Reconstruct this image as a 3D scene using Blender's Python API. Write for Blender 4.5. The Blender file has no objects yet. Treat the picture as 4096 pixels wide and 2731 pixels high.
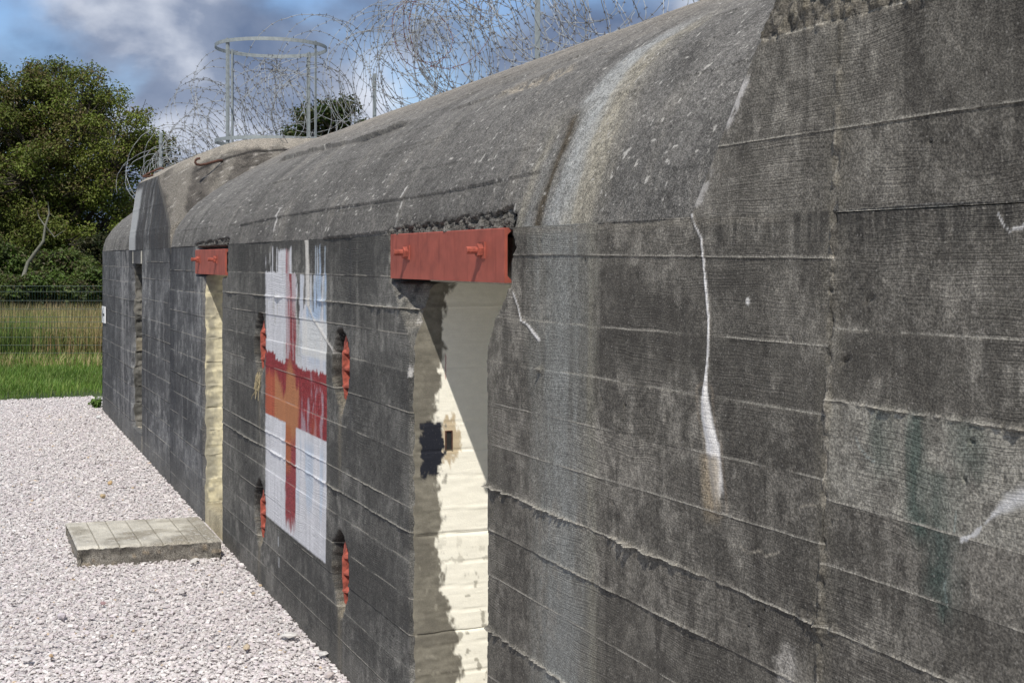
import bpy, math, random
import numpy as np
from mathutils import Vector, Matrix

random.seed(5)
rng = np.random.default_rng(11)
SC = bpy.context.scene
COL = SC.collection

# ------------------------------------------------------------------ camera, sky, sun, exposure
FPX, XV, YH = 5200.0, -215.0, 1040.0           # focal length, wall vanishing point and horizon of the 4096 px photograph
TH = math.atan((2048 - XV) / FPX)
CT, ST = math.cos(TH), math.sin(TH)
CD, CH = 1.88, 2.05                            # camera: distance to the wall face and height
KW = FPX * CD / CT
cam_data = bpy.data.cameras.new("camera")
cam = bpy.data.objects.new("camera", cam_data)
COL.objects.link(cam)
SC.camera = cam
cam.matrix_world = Matrix(((ST, 0, CT, 0), (CT, 0, -ST, -CD), (0, 1, 0, CH), (0, 0, 0, 1)))
cam_data.sensor_width = 36.0
cam_data.lens = 36.0 * FPX / 4096
cam_data.shift_y = -(1365.5 - YH) / 4096
cam_data.clip_start = 0.05
cam_data.clip_end = 3000

SUN_DIR = Vector((2.0, -1.0, 2.5)).normalized()
SUN_EL = math.asin(SUN_DIR.z)
SUN_AZ = math.atan2(SUN_DIR.x, SUN_DIR.y)      # clockwise from +Y, as the sky node counts it
world = bpy.data.worlds.new("World")
SC.world = world
world.use_nodes = True
wn, wl = world.node_tree.nodes, world.node_tree.links
wn.clear()


def wnode(t, **kw):
    n = wn.new(t)
    for k, v in kw.items():
        setattr(n, k, v)
    return n


w_out = wnode('ShaderNodeOutputWorld')
w_bg = wnode('ShaderNodeBackground')
w_bg.inputs['Strength'].default_value = 0.12
sky = wnode('ShaderNodeTexSky', sky_type='NISHITA', sun_disc=False)
sky.sun_elevation = SUN_EL
sky.sun_rotation = SUN_AZ
sky.air_density = 1.0
sky.dust_density = 0.4
sky.ozone_density = 2.5
tc = wnode('ShaderNodeTexCoord')
mp = wnode('ShaderNodeMapping')
mp.inputs['Scale'].default_value = (1, 1, 1.55)
mp.inputs['Location'].default_value = (0.35, 0.1, 0.0)
wl.new(tc.outputs['Generated'], mp.inputs['Vector'])
n1 = wnode('ShaderNodeTexNoise')
n1.inputs['Scale'].default_value = 5.2
n1.inputs['Detail'].default_value = 7
n1.inputs['Roughness'].default_value = 0.48
n1.inputs['Distortion'].default_value = 0.1
wl.new(mp.outputs[0], n1.inputs['Vector'])
n2 = wnode('ShaderNodeTexNoise')
n2.inputs['Scale'].default_value = 9
n2.inputs['Detail'].default_value = 8
n2.inputs['Roughness'].default_value = 0.5
n2.inputs['Distortion'].default_value = 0.12
wl.new(mp.outputs[0], n2.inputs['Vector'])
cover = wnode('ShaderNodeMapRange', interpolation_type='SMOOTHSTEP')
cover.inputs['From Min'].default_value = 0.35
cover.inputs['From Max'].default_value = 0.53
wl.new(n1.outputs['Fac'], cover.inputs['Value'])
cramp = wnode('ShaderNodeValToRGB')
e = cramp.color_ramp.elements
e[0].position, e[0].color = 0.32, (1.0, 1.4, 2.3, 1)
e[1].position, e[1].color = 0.655, (5.0, 5.3, 6.0, 1)
m = e.new(0.50)
m.color = (1.95, 2.35, 3.25, 1)
wl.new(n2.outputs['Fac'], cramp.inputs['Fac'])
tint = wnode('ShaderNodeMix', data_type='RGBA', blend_type='MULTIPLY')
tint.inputs[0].default_value = 1.0
tint.inputs[7].default_value = (0.74, 0.80, 0.90, 1)
wl.new(sky.outputs['Color'], tint.inputs[6])
cmix = wnode('ShaderNodeMix', data_type='RGBA')
wl.new(cover.outputs['Result'], cmix.inputs[0])
wl.new(tint.outputs[2], cmix.inputs[6])
wl.new(cramp.outputs['Color'], cmix.inputs[7])
wl.new(cmix.outputs[2], w_bg.inputs['Color'])
wl.new(w_bg.outputs[0], w_out.inputs['Surface'])

sun_data = bpy.data.lights.new("sun", 'SUN')
sun_data.energy = 3.6
sun_data.angle = math.radians(0.53)
sun_data.color = (1.0, 0.95, 0.87)
sun = bpy.data.objects.new("sun", sun_data)
COL.objects.link(sun)
sun.rotation_euler = SUN_DIR.to_track_quat('Z', 'Y').to_euler()
sun.location = (20, -20, 30)

SC.view_settings.view_transform = 'Standard'
SC.view_settings.look = 'None'
SC.view_settings.exposure = 0.25
SC.view_settings.gamma = 1.0
SC.view_settings.use_curve_mapping = False
SC.render.engine = 'CYCLES'
SC.cycles.max_bounces = 6


# ------------------------------------------------------------------ helpers
def sstep(a, b, x):
    t = np.clip((x - a) / (b - a), 0, 1)
    return t * t * (3 - 2 * t)


def _hash(ix, iy, s):
    h = (ix.astype(np.int64) * 374761393 + iy.astype(np.int64) * 668265263 + s * 1442695041) & 0xffffffff
    h = ((h ^ (h >> 13)) * 1274126177) & 0xffffffff
    h = ((h ^ (h >> 16)) * 2246822519) & 0xffffffff
    return ((h >> 8) & 0xffff) / 65535.0


def vnoise(x, y, s=0):
    x, y = np.broadcast_arrays(np.asarray(x, float), np.asarray(y, float))
    ix, iy = np.floor(x), np.floor(y)
    fx, fy = x - ix, y - iy
    fx, fy = fx * fx * (3 - 2 * fx), fy * fy * (3 - 2 * fy)
    a, b = _hash(ix, iy, s), _hash(ix + 1, iy, s)
    c, d = _hash(ix, iy + 1, s), _hash(ix + 1, iy + 1, s)
    return (a + (b - a) * fx) * (1 - fy) + (c + (d - c) * fx) * fy


def fbm(x, y, o=4, s=0, g=0.5):
    v, a, n = 0.0, 1.0, 0.0
    f = 1.0
    for k in range(o):
        v = v + a * vnoise(np.asarray(x) * f + 13.7 * k, np.asarray(y) * f - 7.3 * k, s + 31 * k)
        n += a
        a *= g
        f *= 2.03
    return v / n


def wall_t(px):                                # position along the wall (t = -X) of a photo column on the wall face
    return (KW / (np.asarray(px, float) - XV) - CD * ST) / CT


def wall_pt(px, py):
    D = KW / (np.asarray(px, float) - XV)
    return (D - CD * ST) / CT, CH - (np.asarray(py, float) - YH) / FPX * D


def cam_pt(px, D, z):                          # a place at distance D ahead, seen in photo column px
    r = (px - 2048) / FPX * D
    return Vector((-CT * D + ST * r, -CD + ST * D + CT * r, z))


def plane_pt(px, py, t):                       # a place in the cross-section at t seen at a photo pixel
    u = (px - 2048) / FPX
    q = t * (ST + u * CT) / (CT - u * ST)
    dep = t * CT + q * ST
    return Vector((-t, q - CD, CH - (py - YH) / FPX * dep))


def ground_z(x, y):
    t = -np.asarray(x, float)
    return np.where(t < 18.5, -0.083 + (t - 6.34) * 0.0154, 0.104 + 0.10 * (1 - np.exp(-(np.maximum(t, 18.5) - 18.5) / 6.5)))


def tag(o, label=None, cat=None, group=None, kind=None):
    if label:
        o['label'] = label
    if cat:
        o['category'] = cat
    if group:
        o['group'] = group
    if kind:
        o['kind'] = kind
    return o


def empty(name, loc=(0, 0, 0)):
    o = bpy.data.objects.new(name, None)
    o.location = loc
    o.empty_display_size = 0.2
    COL.objects.link(o)
    return o


def mesh_obj(name, verts, faces, mat=None, parent=None, color=None, smooth=True):
    """verts (N,3) in world metres, faces a list of (M,k) int arrays; one mesh object."""
    verts = np.asarray(verts, np.float32)
    if not isinstance(faces, list):
        faces = [faces]
    faces = [np.asarray(f, np.int32) for f in faces if len(f)]
    me = bpy.data.meshes.new(name)
    me.vertices.add(len(verts))
    me.vertices.foreach_set('co', verts.ravel())
    nl = sum(f.size for f in faces)
    me.loops.add(nl)
    me.loops.foreach_set('vertex_index', np.concatenate([f.ravel() for f in faces]))
    tot = np.concatenate([np.full(len(f), f.shape[1], np.int32) for f in faces])
    st = np.concatenate([[0], np.cumsum(tot)[:-1]]).astype(np.int32)
    me.polygons.add(len(tot))
    me.polygons.foreach_set('loop_start', st)
    me.polygons.foreach_set('loop_total', tot)
    me.polygons.foreach_set('use_smooth', np.full(len(tot), smooth))
    me.update(calc_edges=True)
    if color is not None:
        a = me.color_attributes.new('Col', 'FLOAT_COLOR', 'POINT')
        c = np.ones((len(verts), 4), np.float32)
        c[:, :3] = np.clip(color, 0, 1)
        a.data.foreach_set('color', c.ravel())
    o = bpy.data.objects.new(name, me)
    if mat:
        me.materials.append(mat)
    COL.objects.link(o)
    if parent:
        o.parent = parent
        if parent.type == 'EMPTY' and parent.parent is None:
            o.matrix_parent_inverse = Matrix.Translation(-parent.location)
    return o


def grid_faces(nr, nc, flip=False):
    i = np.arange(nr - 1)[:, None] * nc + np.arange(nc - 1)[None, :]
    f = np.stack([i + 1, i, i + nc, i + nc + 1], -1).reshape(-1, 4)
    return f[:, ::-1] if flip else f


class MB:
    """collects boxes, tubes and polygons into one mesh"""

    def __init__(s):
        s.v, s.f, s.n = [], {}, 0

    def add(s, v, f):
        v = np.asarray(v, float)
        for q in f:
            s.f.setdefault(len(q), []).append([i + s.n for i in q])
        s.v.append(v)
        s.n += len(v)

    def box(s, lo, hi, M=None):
        x0, y0, z0 = lo
        x1, y1, z1 = hi
        v = np.array([(x0, y0, z0), (x1, y0, z0), (x1, y1, z0), (x0, y1, z0), (x0, y0, z1), (x1, y0, z1), (x1, y1, z1), (x0, y1, z1)], float)
        if M is not None:
            v = np.array([tuple(M @ Vector(p)) for p in v])
        s.add(v, [(0, 3, 2, 1), (4, 5, 6, 7), (0, 1, 5, 4), (1, 2, 6, 5), (2, 3, 7, 6), (3, 0, 4, 7)])

    def tube(s, pts, rad, n=5, cap=True):
        pts = np.asarray(pts, float)
        k = len(pts)
        rad = np.full(k, rad) if np.isscalar(rad) else np.asarray(rad)
        tg = np.gradient(pts, axis=0)
        tg /= np.linalg.norm(tg, axis=1)[:, None] + 1e-9
        up = np.array([0.31, 0.17, 0.93])
        a = np.cross(tg, up)
        a /= np.linalg.norm(a, axis=1)[:, None] + 1e-9
        b = np.cross(tg, a)
        an = np.arange(n) * 2 * math.pi / n
        v = pts[:, None, :] + rad[:, None, None] * (np.cos(an)[None, :, None] * a[:, None, :] + np.sin(an)[None, :, None] * b[:, None, :])
        f = []
        for i in range(k - 1):
            for j in range(n):
                j2 = (j + 1) % n
                f.append((i * n + j, i * n + j2, (i + 1) * n + j2, (i + 1) * n + j))
        if cap:
            f.append(tuple(range(n)))
            f.append(tuple((k - 1) * n + j for j in range(n))[::-1])
        s.add(v.reshape(-1, 3), f)

    def prism(s, poly, axis, a0, a1):
        """polygon in the plane across 'axis' (0 x,1 y,2 z) pushed from a0 to a1"""
        n = len(poly)
        v = []
        for a in (a0, a1):
            for p in poly:
                q = list(p)
                q.insert(axis, a)
                v.append(q)
        f = [tuple(range(n)), tuple(range(2 * n - 1, n - 1, -1))] + [(i, i + n, (i + 1) % n + n, (i + 1) % n) for i in range(n)]
        s.add(v, f)

    def build(s, name, mat, parent=None, smooth=False, color=None):
        return mesh_obj(name, np.concatenate(s.v), [np.array(f) for f in s.f.values()], mat, parent, color, smooth)


def new_mat(name):
    mt = bpy.data.materials.new(name)
    mt.use_nodes = True
    nt = mt.node_tree
    nt.nodes.clear()
    out = nt.nodes.new('ShaderNodeOutputMaterial')
    p = nt.nodes.new('ShaderNodeBsdfPrincipled')
    nt.links.new(p.outputs[0], out.inputs['Surface'])
    return mt, nt, p, out


def N(nt, t, ins=None, **kw):
    n = nt.nodes.new(t)
    for k, v in kw.items():
        setattr(n, k, v)
    for k, v in (ins or {}).items():
        if isinstance(v, bpy.types.NodeSocket):
            nt.links.new(v, n.inputs[k])
        else:
            n.inputs[k].default_value = v
    return n


def ramp(nt, fac, stops):
    r = nt.nodes.new('ShaderNodeValToRGB')
    el = r.color_ramp.elements
    while len(el) < len(stops):
        el.new(0.5)
    for q, (p, c) in zip(el, stops):
        q.position = p
        q.color = (*c, 1) if len(c) == 3 else c
    nt.links.new(fac, r.inputs['Fac'])
    return r


def mul(nt, a, b, fac=1.0, blend='MULTIPLY'):
    m_ = nt.nodes.new('ShaderNodeMix')
    m_.data_type = 'RGBA'
    m_.blend_type = blend
    m_.inputs[0].default_value = fac
    nt.links.new(a, m_.inputs[6])
    if isinstance(b, bpy.types.NodeSocket):
        nt.links.new(b, m_.inputs[7])
    else:
        m_.inputs[7].default_value = (*b, 1)
    return m_.outputs[2]


# ------------------------------------------------------------------ materials
def concrete_mat(name, speck=1.0, grain=1.0, bump=0.006, stone=0.0):
    mt, nt, p, out = new_mat(name)
    at = N(nt, 'ShaderNodeVertexColor', layer_name='Col')
    geo = N(nt, 'ShaderNodeNewGeometry')
    pos = geo.outputs['Position']
    fine = N(nt, 'ShaderNodeTexNoise', {'Vector': pos, 'Scale': 190.0, 'Detail': 3.0, 'Roughness': 0.65})
    mid = N(nt, 'ShaderNodeTexNoise', {'Vector': pos, 'Scale': 46.0, 'Detail': 5.0, 'Roughness': 0.6})
    a = 0.5 * speck
    r1 = ramp(nt, fine.outputs['Fac'], [(0.36, (1 - a * 1.1,) * 3), (0.5, (1.0,) * 3), (0.63, (1 + a * 1.6,) * 3)])
    b_ = 0.28 * min(1.0, speck + .05)
    r2 = ramp(nt, mid.outputs['Fac'], [(0.3, (1 - b_,) * 3), (0.5, (1.0,) * 3), (0.72, (1 + b_,) * 3)])
    sepc = N(nt, 'ShaderNodeSeparateColor', {'Color': at.outputs['Color']}, mode='HSV')
    pnt = N(nt, 'ShaderNodeMapRange', {'Value': sepc.outputs[2], 'From Min': 0.26, 'From Max': 0.40, 'To Min': 1.0, 'To Max': 0.30})
    pm = N(nt, 'ShaderNodeMix', {0: pnt.outputs[0]}, data_type='RGBA')
    both = mul(nt, r1.outputs['Color'], r2.outputs['Color'])
    nt.links.new(both, pm.inputs[7])
    pm.inputs[6].default_value = (1, 1, 1, 1)
    c = mul(nt, at.outputs['Color'], pm.outputs[2])
    # pale grit showing in the surface
    vor = N(nt, 'ShaderNodeTexVoronoi', {'Vector': pos, 'Scale': 75.0, 'Randomness': 1.0})
    dots = N(nt, 'ShaderNodeMapRange', {'Value': vor.outputs['Distance'], 'From Min': 0.16, 'From Max': 0.24, 'To Min': 1.0, 'To Max': 0.0})
    pick = N(nt, 'ShaderNodeSeparateColor', {'Color': vor.outputs['Color']})
    pk = N(nt, 'ShaderNodeMath', {0: pick.outputs[0], 1: 0.62 - 0.15 * stone}, operation='GREATER_THAN')
    dm = N(nt, 'ShaderNodeMath', {0: dots.outputs[0], 1: pk.outputs[0]}, operation='MULTIPLY')
    dm2a = N(nt, 'ShaderNodeMath', {0: dm.outputs[0], 1: 0.5 * speck}, operation='MULTIPLY')
    dm2 = N(nt, 'ShaderNodeMath', {0: dm2a.outputs[0], 1: pnt.outputs[0]}, operation='MULTIPLY')
    mixd = nt.nodes.new('ShaderNodeMix')
    mixd.data_type = 'RGBA'
    nt.links.new(dm2.outputs[0], mixd.inputs[0])
    nt.links.new(c, mixd.inputs[6])
    mixd.inputs[7].default_value = (0.34, 0.32, 0.29, 1)
    nt.links.new(mixd.outputs[2], p.inputs['Base Color'])
    p.inputs['Roughness'].default_value = 0.92
    p.inputs['Specular IOR Level'].default_value = 0.25
    # imprint of the sawn boards: grain along the wall, warped round knots, patchy
    mpn = N(nt, 'ShaderNodeMapping', {'Vector': pos, 'Scale': (2.2, 2.2, 190.0)})
    warp = N(nt, 'ShaderNodeTexNoise', {'Vector': pos, 'Scale': 2.6, 'Detail': 2.0})
    wv = N(nt, 'ShaderNodeVectorMath', {0: warp.outputs['Color'], 1: (0.0, 0.0, 13.0)}, operation='MULTIPLY')
    wa = N(nt, 'ShaderNodeVectorMath', {0: mpn.outputs[0], 1: wv.outputs[0]}, operation='ADD')
    gr = N(nt, 'ShaderNodeTexNoise', {'Vector': wa.outputs[0], 'Scale': 1.0, 'Detail': 2.0, 'Roughness': 0.5})
    pat = N(nt, 'ShaderNodeTexNoise', {'Vector': pos, 'Scale': 2.3, 'Detail': 3.0})
    pr = N(nt, 'ShaderNodeMapRange', {'Value': pat.outputs['Fac'], 'From Min': 0.42, 'From Max': 0.62, 'To Min': 0.12 * grain, 'To Max': 1.0 * grain})
    gm = N(nt, 'ShaderNodeMath', {0: gr.outputs['Fac'], 1: pr.outputs[0]}, operation='MULTIPLY')
    sm = N(nt, 'ShaderNodeMath', {0: fine.outputs['Fac'], 1: 0.55}, operation='MULTIPLY')
    sm2 = N(nt, 'ShaderNodeMath', {0: mid.outputs['Fac'], 1: 0.55}, operation='MULTIPLY')
    s1 = N(nt, 'ShaderNodeMath', {0: gm.outputs[0], 1: sm.outputs[0]}, operation='ADD')
    s2 = N(nt, 'ShaderNodeMath', {0: s1.outputs[0], 1: sm2.outputs[0]}, operation='ADD')
    bp = N(nt, 'ShaderNodeBump', {'Height': s2.outputs[0], 'Strength': 0.75, 'Distance': bump})
    nt.links.new(bp.outputs[0], p.inputs['Normal'])
    return mt


M_WALL = concrete_mat('board_marked_concrete', 0.78, 1.25, 0.0058)
M_VAULT = concrete_mat('weathered_vault_concrete', 1.0, 0.0, 0.007, 1.0)
M_REVEAL = concrete_mat('painted_reveal_concrete', 0.12, 0.5, 0.0018)
M_ROUGH = concrete_mat('rough_broken_concrete', 1.1, 0.0, 0.012, 1.0)


def simple_mat(name, col, rough=0.6, metal=0.0, var=0.25, scale=30.0, bump=0.0, use_col=False, streak=None):
    mt, nt, p, out = new_mat(name)
    geo = N(nt, 'ShaderNodeNewGeometry')
    n_ = N(nt, 'ShaderNodeTexNoise', {'Vector': geo.outputs['Position'], 'Scale': scale, 'Detail': 5.0, 'Roughness': 0.6})
    r = ramp(nt, n_.outputs['Fac'], [(0.3, (1 - var,) * 3), (0.7, (1 + var,) * 3)])
    if use_col:
        at = N(nt, 'ShaderNodeVertexColor', layer_name='Col')
        c = mul(nt, at.outputs['Color'], r.outputs['Color'])
    else:
        rgb = N(nt, 'ShaderNodeRGB')
        rgb.outputs[0].default_value = (*col, 1)
        c = mul(nt, rgb.outputs[0], r.outputs['Color'])
    if streak:
        mpn = N(nt, 'ShaderNodeMapping', {'Vector': geo.outputs['Position'], 'Scale': (34.0, 34.0, 3.5)})
        sn = N(nt, 'ShaderNodeTexNoise', {'Vector': mpn.outputs[0], 'Scale': 1.0, 'Detail': 4.0, 'Roughness': 0.7})
        sr = ramp(nt, sn.outputs['Fac'], [(0.54, (1, 1, 1)), (0.70, streak)])
        c = mul(nt, c, sr.outputs['Color'])
    nt.links.new(c, p.inputs['Base Color'])
    p.inputs['Roughness'].default_value = rough
    p.inputs['Metallic'].default_value = metal
    if bump:
        b = N(nt, 'ShaderNodeBump', {'Height': n_.outputs['Fac'], 'Strength': 0.6, 'Distance': bump})
        nt.links.new(b.outputs[0], p.inputs['Normal'])
    return mt


M_RED = simple_mat('red_oxide_paint', (0.315, 0.073, 0.047), 0.7, 0, 0.22, 11, 0.0012, streak=(0.72, 0.62, 0.6))
M_RED2 = simple_mat('red_oxide_paint_rough', (0.30, 0.072, 0.048), 0.85, 0, 0.55, 34, 0.003)
M_RUST = simple_mat('rusted_rebar', (0.085, 0.038, 0.025), 0.85, 0, 0.45, 60, 0.002)
M_GALV = simple_mat('galvanised_steel', (0.25, 0.28, 0.29), 0.6, 0.1, 0.18, 25)
M_WIRE = simple_mat('galvanised_wire', (0.255, 0.275, 0.29), 0.65, 0.0, 0.55, 5)
M_BARB = simple_mat('weathered_barbs', (0.15, 0.14, 0.135), 0.6, 0.3, 0.4, 9)
M_REDWIRE = simple_mat('rusty_wire', (0.17, 0.07, 0.055), 0.7, 0.2, 0.3, 9)
M_DARK = simple_mat('painted_slot_shade', (0.02, 0.019, 0.018), 0.95)
M_STONE = simple_mat('crushed_limestone', (1, 1, 1), 0.9, 0, 0.12, 60, 0.0015, use_col=True)
M_GREENWIRE = simple_mat('green_coated_wire', (0.010, 0.035, 0.026), 0.45, 0, 0.1)
M_BARK = simple_mat('bark', (0.060, 0.050, 0.040), 0.95, 0, 0.4, 12, 0.01)
M_DEADWOOD = simple_mat('bleached_dead_wood', (0.15, 0.15, 0.12), 0.9, 0, 0.3, 12, 0.01)
M_WHITE = simple_mat('white_sign_plate', (0.78, 0.79, 0.80), 0.5, 0, 0.04)
M_BLACK = simple_mat('black_print', (0.015, 0.015, 0.015), 0.6, 0, 0.1)
M_STRAW = simple_mat('dry_roots', (0.30, 0.25, 0.15), 0.9, 0, 0.3)


def leaf_mat(name):
    mt, nt, p, out = new_mat(name)
    at = N(nt, 'ShaderNodeVertexColor', layer_name='Col')
    p.inputs['Roughness'].default_value = 0.55
    p.inputs['Specular IOR Level'].default_value = 0.3
    nt.links.new(at.outputs['Color'], p.inputs['Base Color'])
    tr = N(nt, 'ShaderNodeBsdfTranslucent')
    lt = mul(nt, at.outputs['Color'], (1.3, 1.35, 0.55))
    nt.links.new(lt, tr.inputs['Color'])
    mx = N(nt, 'ShaderNodeMixShader', {0: 0.28})
    nt.links.new(p.outputs[0], mx.inputs[1])
    nt.links.new(tr.outputs[0], mx.inputs[2])
    nt.links.new(mx.outputs[0], out.inputs['Surface'])
    return mt


M_LEAF = leaf_mat('foliage')

# ------------------------------------------------------------------ bunker
bunker = empty('bunker', (-5, 0, -0.1))
tag(bunker, 'long grey concrete bunker with rounded roof edge, three doorways and a painted red cross', 'bunker')

Z_SPRING = 2.165
D1 = (4.57, 5.44)      # near doorway (right and left jamb, metres along the wall)
D2 = (9.73, 10.47)
D3 = (14.1, 14.8)
T_SEAM = 2.456


def seg_dist(t, z, pts, asp=1.0):
    """distance to a polyline, and the position 0..1 along it"""
    pts = np.asarray(pts, float)
    best = np.full(t.shape, 1e9)
    par = np.zeros(t.shape)
    L = np.concatenate([[0], np.cumsum(np.hypot(*np.diff(pts, axis=0).T))])
    for k in range(len(pts) - 1):
        ax, az = pts[k]
        dx, dz = pts[k + 1] - pts[k]
        l2 = dx * dx + dz * dz + 1e-12
        s = np.clip(((t - ax) * dx + (z - az) * dz) / l2, 0, 1)
        d = np.hypot((t - ax - s * dx) * asp, z - az - s * dz)
        up = d < best
        best = np.where(up, d, best)
        par = np.where(up, (L[k] + s * (L[k + 1] - L[k])) / L[-1], par)
    return best, par


def dpts(lst, k=4096 / 2352):                  # photo points read off the 2352 px view, on the wall face
    a = np.array(lst, float) * k
    return np.stack(wall_pt(a[:, 0], a[:, 1]), 1)


CRACK1 = dpts([(1590, 492), (1600, 520), (1613, 545), (1620, 640), (1628, 740), (1626, 820), (1618, 900), (1624, 960), (1638, 1020), (1643, 1075), (1648, 1120), (1652, 1165)])
CRACK1_STAIN = dpts([(1632, 1060), (1634, 1130), (1638, 1220)])
CRACK2 = dpts([(1178, 672), (1190, 706), (1196, 735), (1212, 745), (1222, 760), (1238, 780)])
CRACK3 = dpts([(704, 553), (706, 600), (708, 700), (722, 735), (745, 775), (762, 800), (770, 825)])
CRACK4 = dpts([(2290, 490), (2306, 520), (2318, 530), (2345, 522), (2380, 505)])
CRACK5 = dpts([(1968, 1005), (1978, 1030), (1995, 1050), (2010, 1060)])
CRACK6 = dpts([(2210, 1240), (2235, 1228), (2262, 1205), (2285, 1180), (2330, 1150), (2380, 1130)])
CRACK7 = dpts([(2198, 1175), (2192, 1240), (2188, 1290), (2170, 1345), (2180, 1400), (2178, 1440)])
SQUIG1 = dpts([(1700, 1250), (1708, 1262), (1722, 1270), (1745, 1264), (1762, 1276), (1790, 1268)])
SQUIG2 = dpts([(1838, 1165), (1855, 1158), (1880, 1160), (1905, 1158)])

HOLES = [(6.55, 1.49), (6.55, 0.437), (8.45, 1.50), (8.45, 0.41)]      # torn holes round the four anchor plates


def hole_r(t, z, c):
    """<1 inside the torn hole: rounded top, drawn-out bottom"""
    dt, dz = (t - c[0]) / 0.15, (z - c[1])
    dz = np.where(dz > 0, dz / 0.19, dz / 0.225)
    w = np.where(dz < 0, 1.0 + 0.8 * dz * dz, 1.0)
    n = (fbm(t * 16, z * 16, 2, 71) - 0.5) * 0.28
    return np.hypot(dt * w, dz) + n


BUG = {}
E0 = 3.08


def bug_holes(seed, t0, t1, n):
    r = np.random.default_rng(seed)
    return np.stack([r.uniform(t0, t1, n), r.uniform(0.0, 3.0, n), 0.003 + 0.009 * r.random(n) ** 3], 1)


def extra_disp(t, z, sec):
    """outward relief in metres that is not part of the board pattern"""
    d = np.zeros_like(t)
    n = fbm(t * 30, z * 30, 4, 5) - 0.5
    n2 = fbm(t * 9, z * 9, 3, 6) - 0.5
    if sec == 'A':
        # slot cut for the lintel and the broken corner below it
        m_ = sstep(4.335, 4.355, t + n * 0.03) * sstep(1.945, 1.957, z + n * 0.03)
        d -= 0.115 * m_
        w = np.clip((z - 1.70) / 0.25, 0, 1) ** 1.2 * 0.23 + 0.012
        c = np.clip((t - (D1[0] - w) + n2 * 0.12 * w / 0.2 + n * 0.03) / (w + 0.01), 0, 1)
        d -= (0.02 + 0.10 * np.clip((z - 1.70) / 0.25, 0, 1)) * c ** 0.7 * (0.65 + 0.8 * fbm(t * 28, z * 28, 3, 57))
        d -= 0.012 * np.clip(1 - (D1[0] - t) / 0.02, 0, 1) * fbm(z * 25, t * 0, 3, 9)
        q, s = seg_dist(t, z, CRACK1)
        wid = 0.004 + 0.018 * sstep(0.55, 0.75, s)
        d += 0.006 * np.clip(1 - q / (wid + 0.004), 0, 1)
        d -= 0.005 * np.clip(1 - q / 0.0022, 0, 1)
        q, s = seg_dist(t, z, CRACK2)
        d += 0.005 * np.clip(1 - q / 0.01, 0, 1)
        # small nub with its shadow
        tn, zn = wall_pt(2165, 1475)
        d += 0.03 * np.clip(1 - np.hypot(t - tn, z - zn) / 0.016, 0, 1)
        for (px, py, a, b) in ((1942, 828, 28, 10), (1995, 1378 * 0 + 690, 8, 10)):
            th, zh = wall_pt(px * 4096 / 2352, py * 4096 / 2352)
            d -= 0.008 * np.clip(1.3 - np.hypot((t - th) / 0.02, (z - zh - (t - th) * -0.5) / 0.006), 0, 1)
        # exposed coarse aggregate along the top of the end block
        rm = sstep(2.585, 2.612, z + n2 * 0.03)
        ag = fbm(t * 55, z * 55, 3, 77)
        d += rm * (0.03 * (ag - 0.5) + 0.022 * (fbm(t * 14, z * 14, 2, 78) - 0.6))
        # vertical joint between the two pours
        q = np.abs(t - seam_t(z))
        d += (0.014 * np.clip(1 - q / 0.014, 0, 1) * (fbm(z * 34, t * 0, 3, 19) - 0.46) * 2.4)
        # crumbled board ends near the joint
        tb, zb = wall_pt(3270, 2480)
        d += 0.02 * np.clip(1 - np.hypot((t - tb) / 0.12, (z - zb) / 0.05), 0, 1) * (fbm(t * 40, z * 60, 3, 8) - 0.4) * 2
    if sec == 'B':
        m_ = sstep(5.735, 5.715, t + n * 0.02) * sstep(1.945, 1.957, z + n * 0.02)
        d -= 0.115 * m_
        w = np.clip((z - 1.69) / 0.27, 0, 1) ** 1.1 * 0.27 + 0.012
        c = np.clip((D1[1] + w + n2 * 0.14 * w / 0.2 + n * 0.03 - t) / (w + 0.01), 0, 1)
        d -= (0.012 + 0.08 * np.clip((z - 1.69) / 0.27, 0, 1)) * c ** 0.6 * (0.8 + 0.7 * fbm(t * 26, z * 26, 3, 55))
        d -= 0.014 * np.clip(1 - (t - D1[1]) / 0.02, 0, 1) * fbm(z * 25, t * 0, 3, 10)
        m_ = sstep(9.54, 9.56, t + n * 0.02) * sstep(1.92, 1.935, z + n * 0.02)
        d -= 0.11 * m_
        d -= 0.012 * np.clip(1 - (D2[0] - t) / 0.02, 0, 1) * fbm(z * 25, t * 0, 3, 12)
        for c_ in HOLES:
            r = hole_r(t, z, c_)
            d -= 0.07 * sstep(1.06, 0.94, r) * (0.9 + 0.3 * n)
        q, s = seg_dist(t, z, CRACK3)
        d += 0.006 * np.clip(1 - q / 0.012, 0, 1)
    if sec == 'C':
        m_ = sstep(10.83, 10.81, t + n * 0.02) * sstep(1.92, 1.935, z + n * 0.02)
        d -= 0.11 * m_
        for te in (D2[1], ):
            d -= 0.03 * np.clip(1 - np.abs(t - te) / 0.04, 0, 1) * fbm(z * 14, t * 0, 3, 14)
        for te in (D3[0], D3[1]):
            d -= 0.05 * np.clip(1 - np.abs(t - te) / 0.05, 0, 1) * fbm(z * 12, t * 0, 3, 15)
    for bt, bz, br in BUG[sec]:
        k = np.abs(t - bt) < br * 2.2
        if k.any():
            q = np.hypot(t[k] - bt, (z[k] - bz) * 1.2)
            d[k] -= 0.008 * sstep(br, br * 0.5, q)
    return d


BUG['A'] = bug_holes(3, 0.5, 4.6, 120)
BUG['B'] = bug_holes(4, 5.5, 9.7, 40)
BUG['C'] = bug_holes(5, 10.5, 17.8, 0)


def seam_t(z):
    return T_SEAM + (Z_SPRING - z) * 0.05


def mixc(c, col, m_):
    return c * (1 - m_[..., None]) + np.asarray(col) * m_[..., None]


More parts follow.
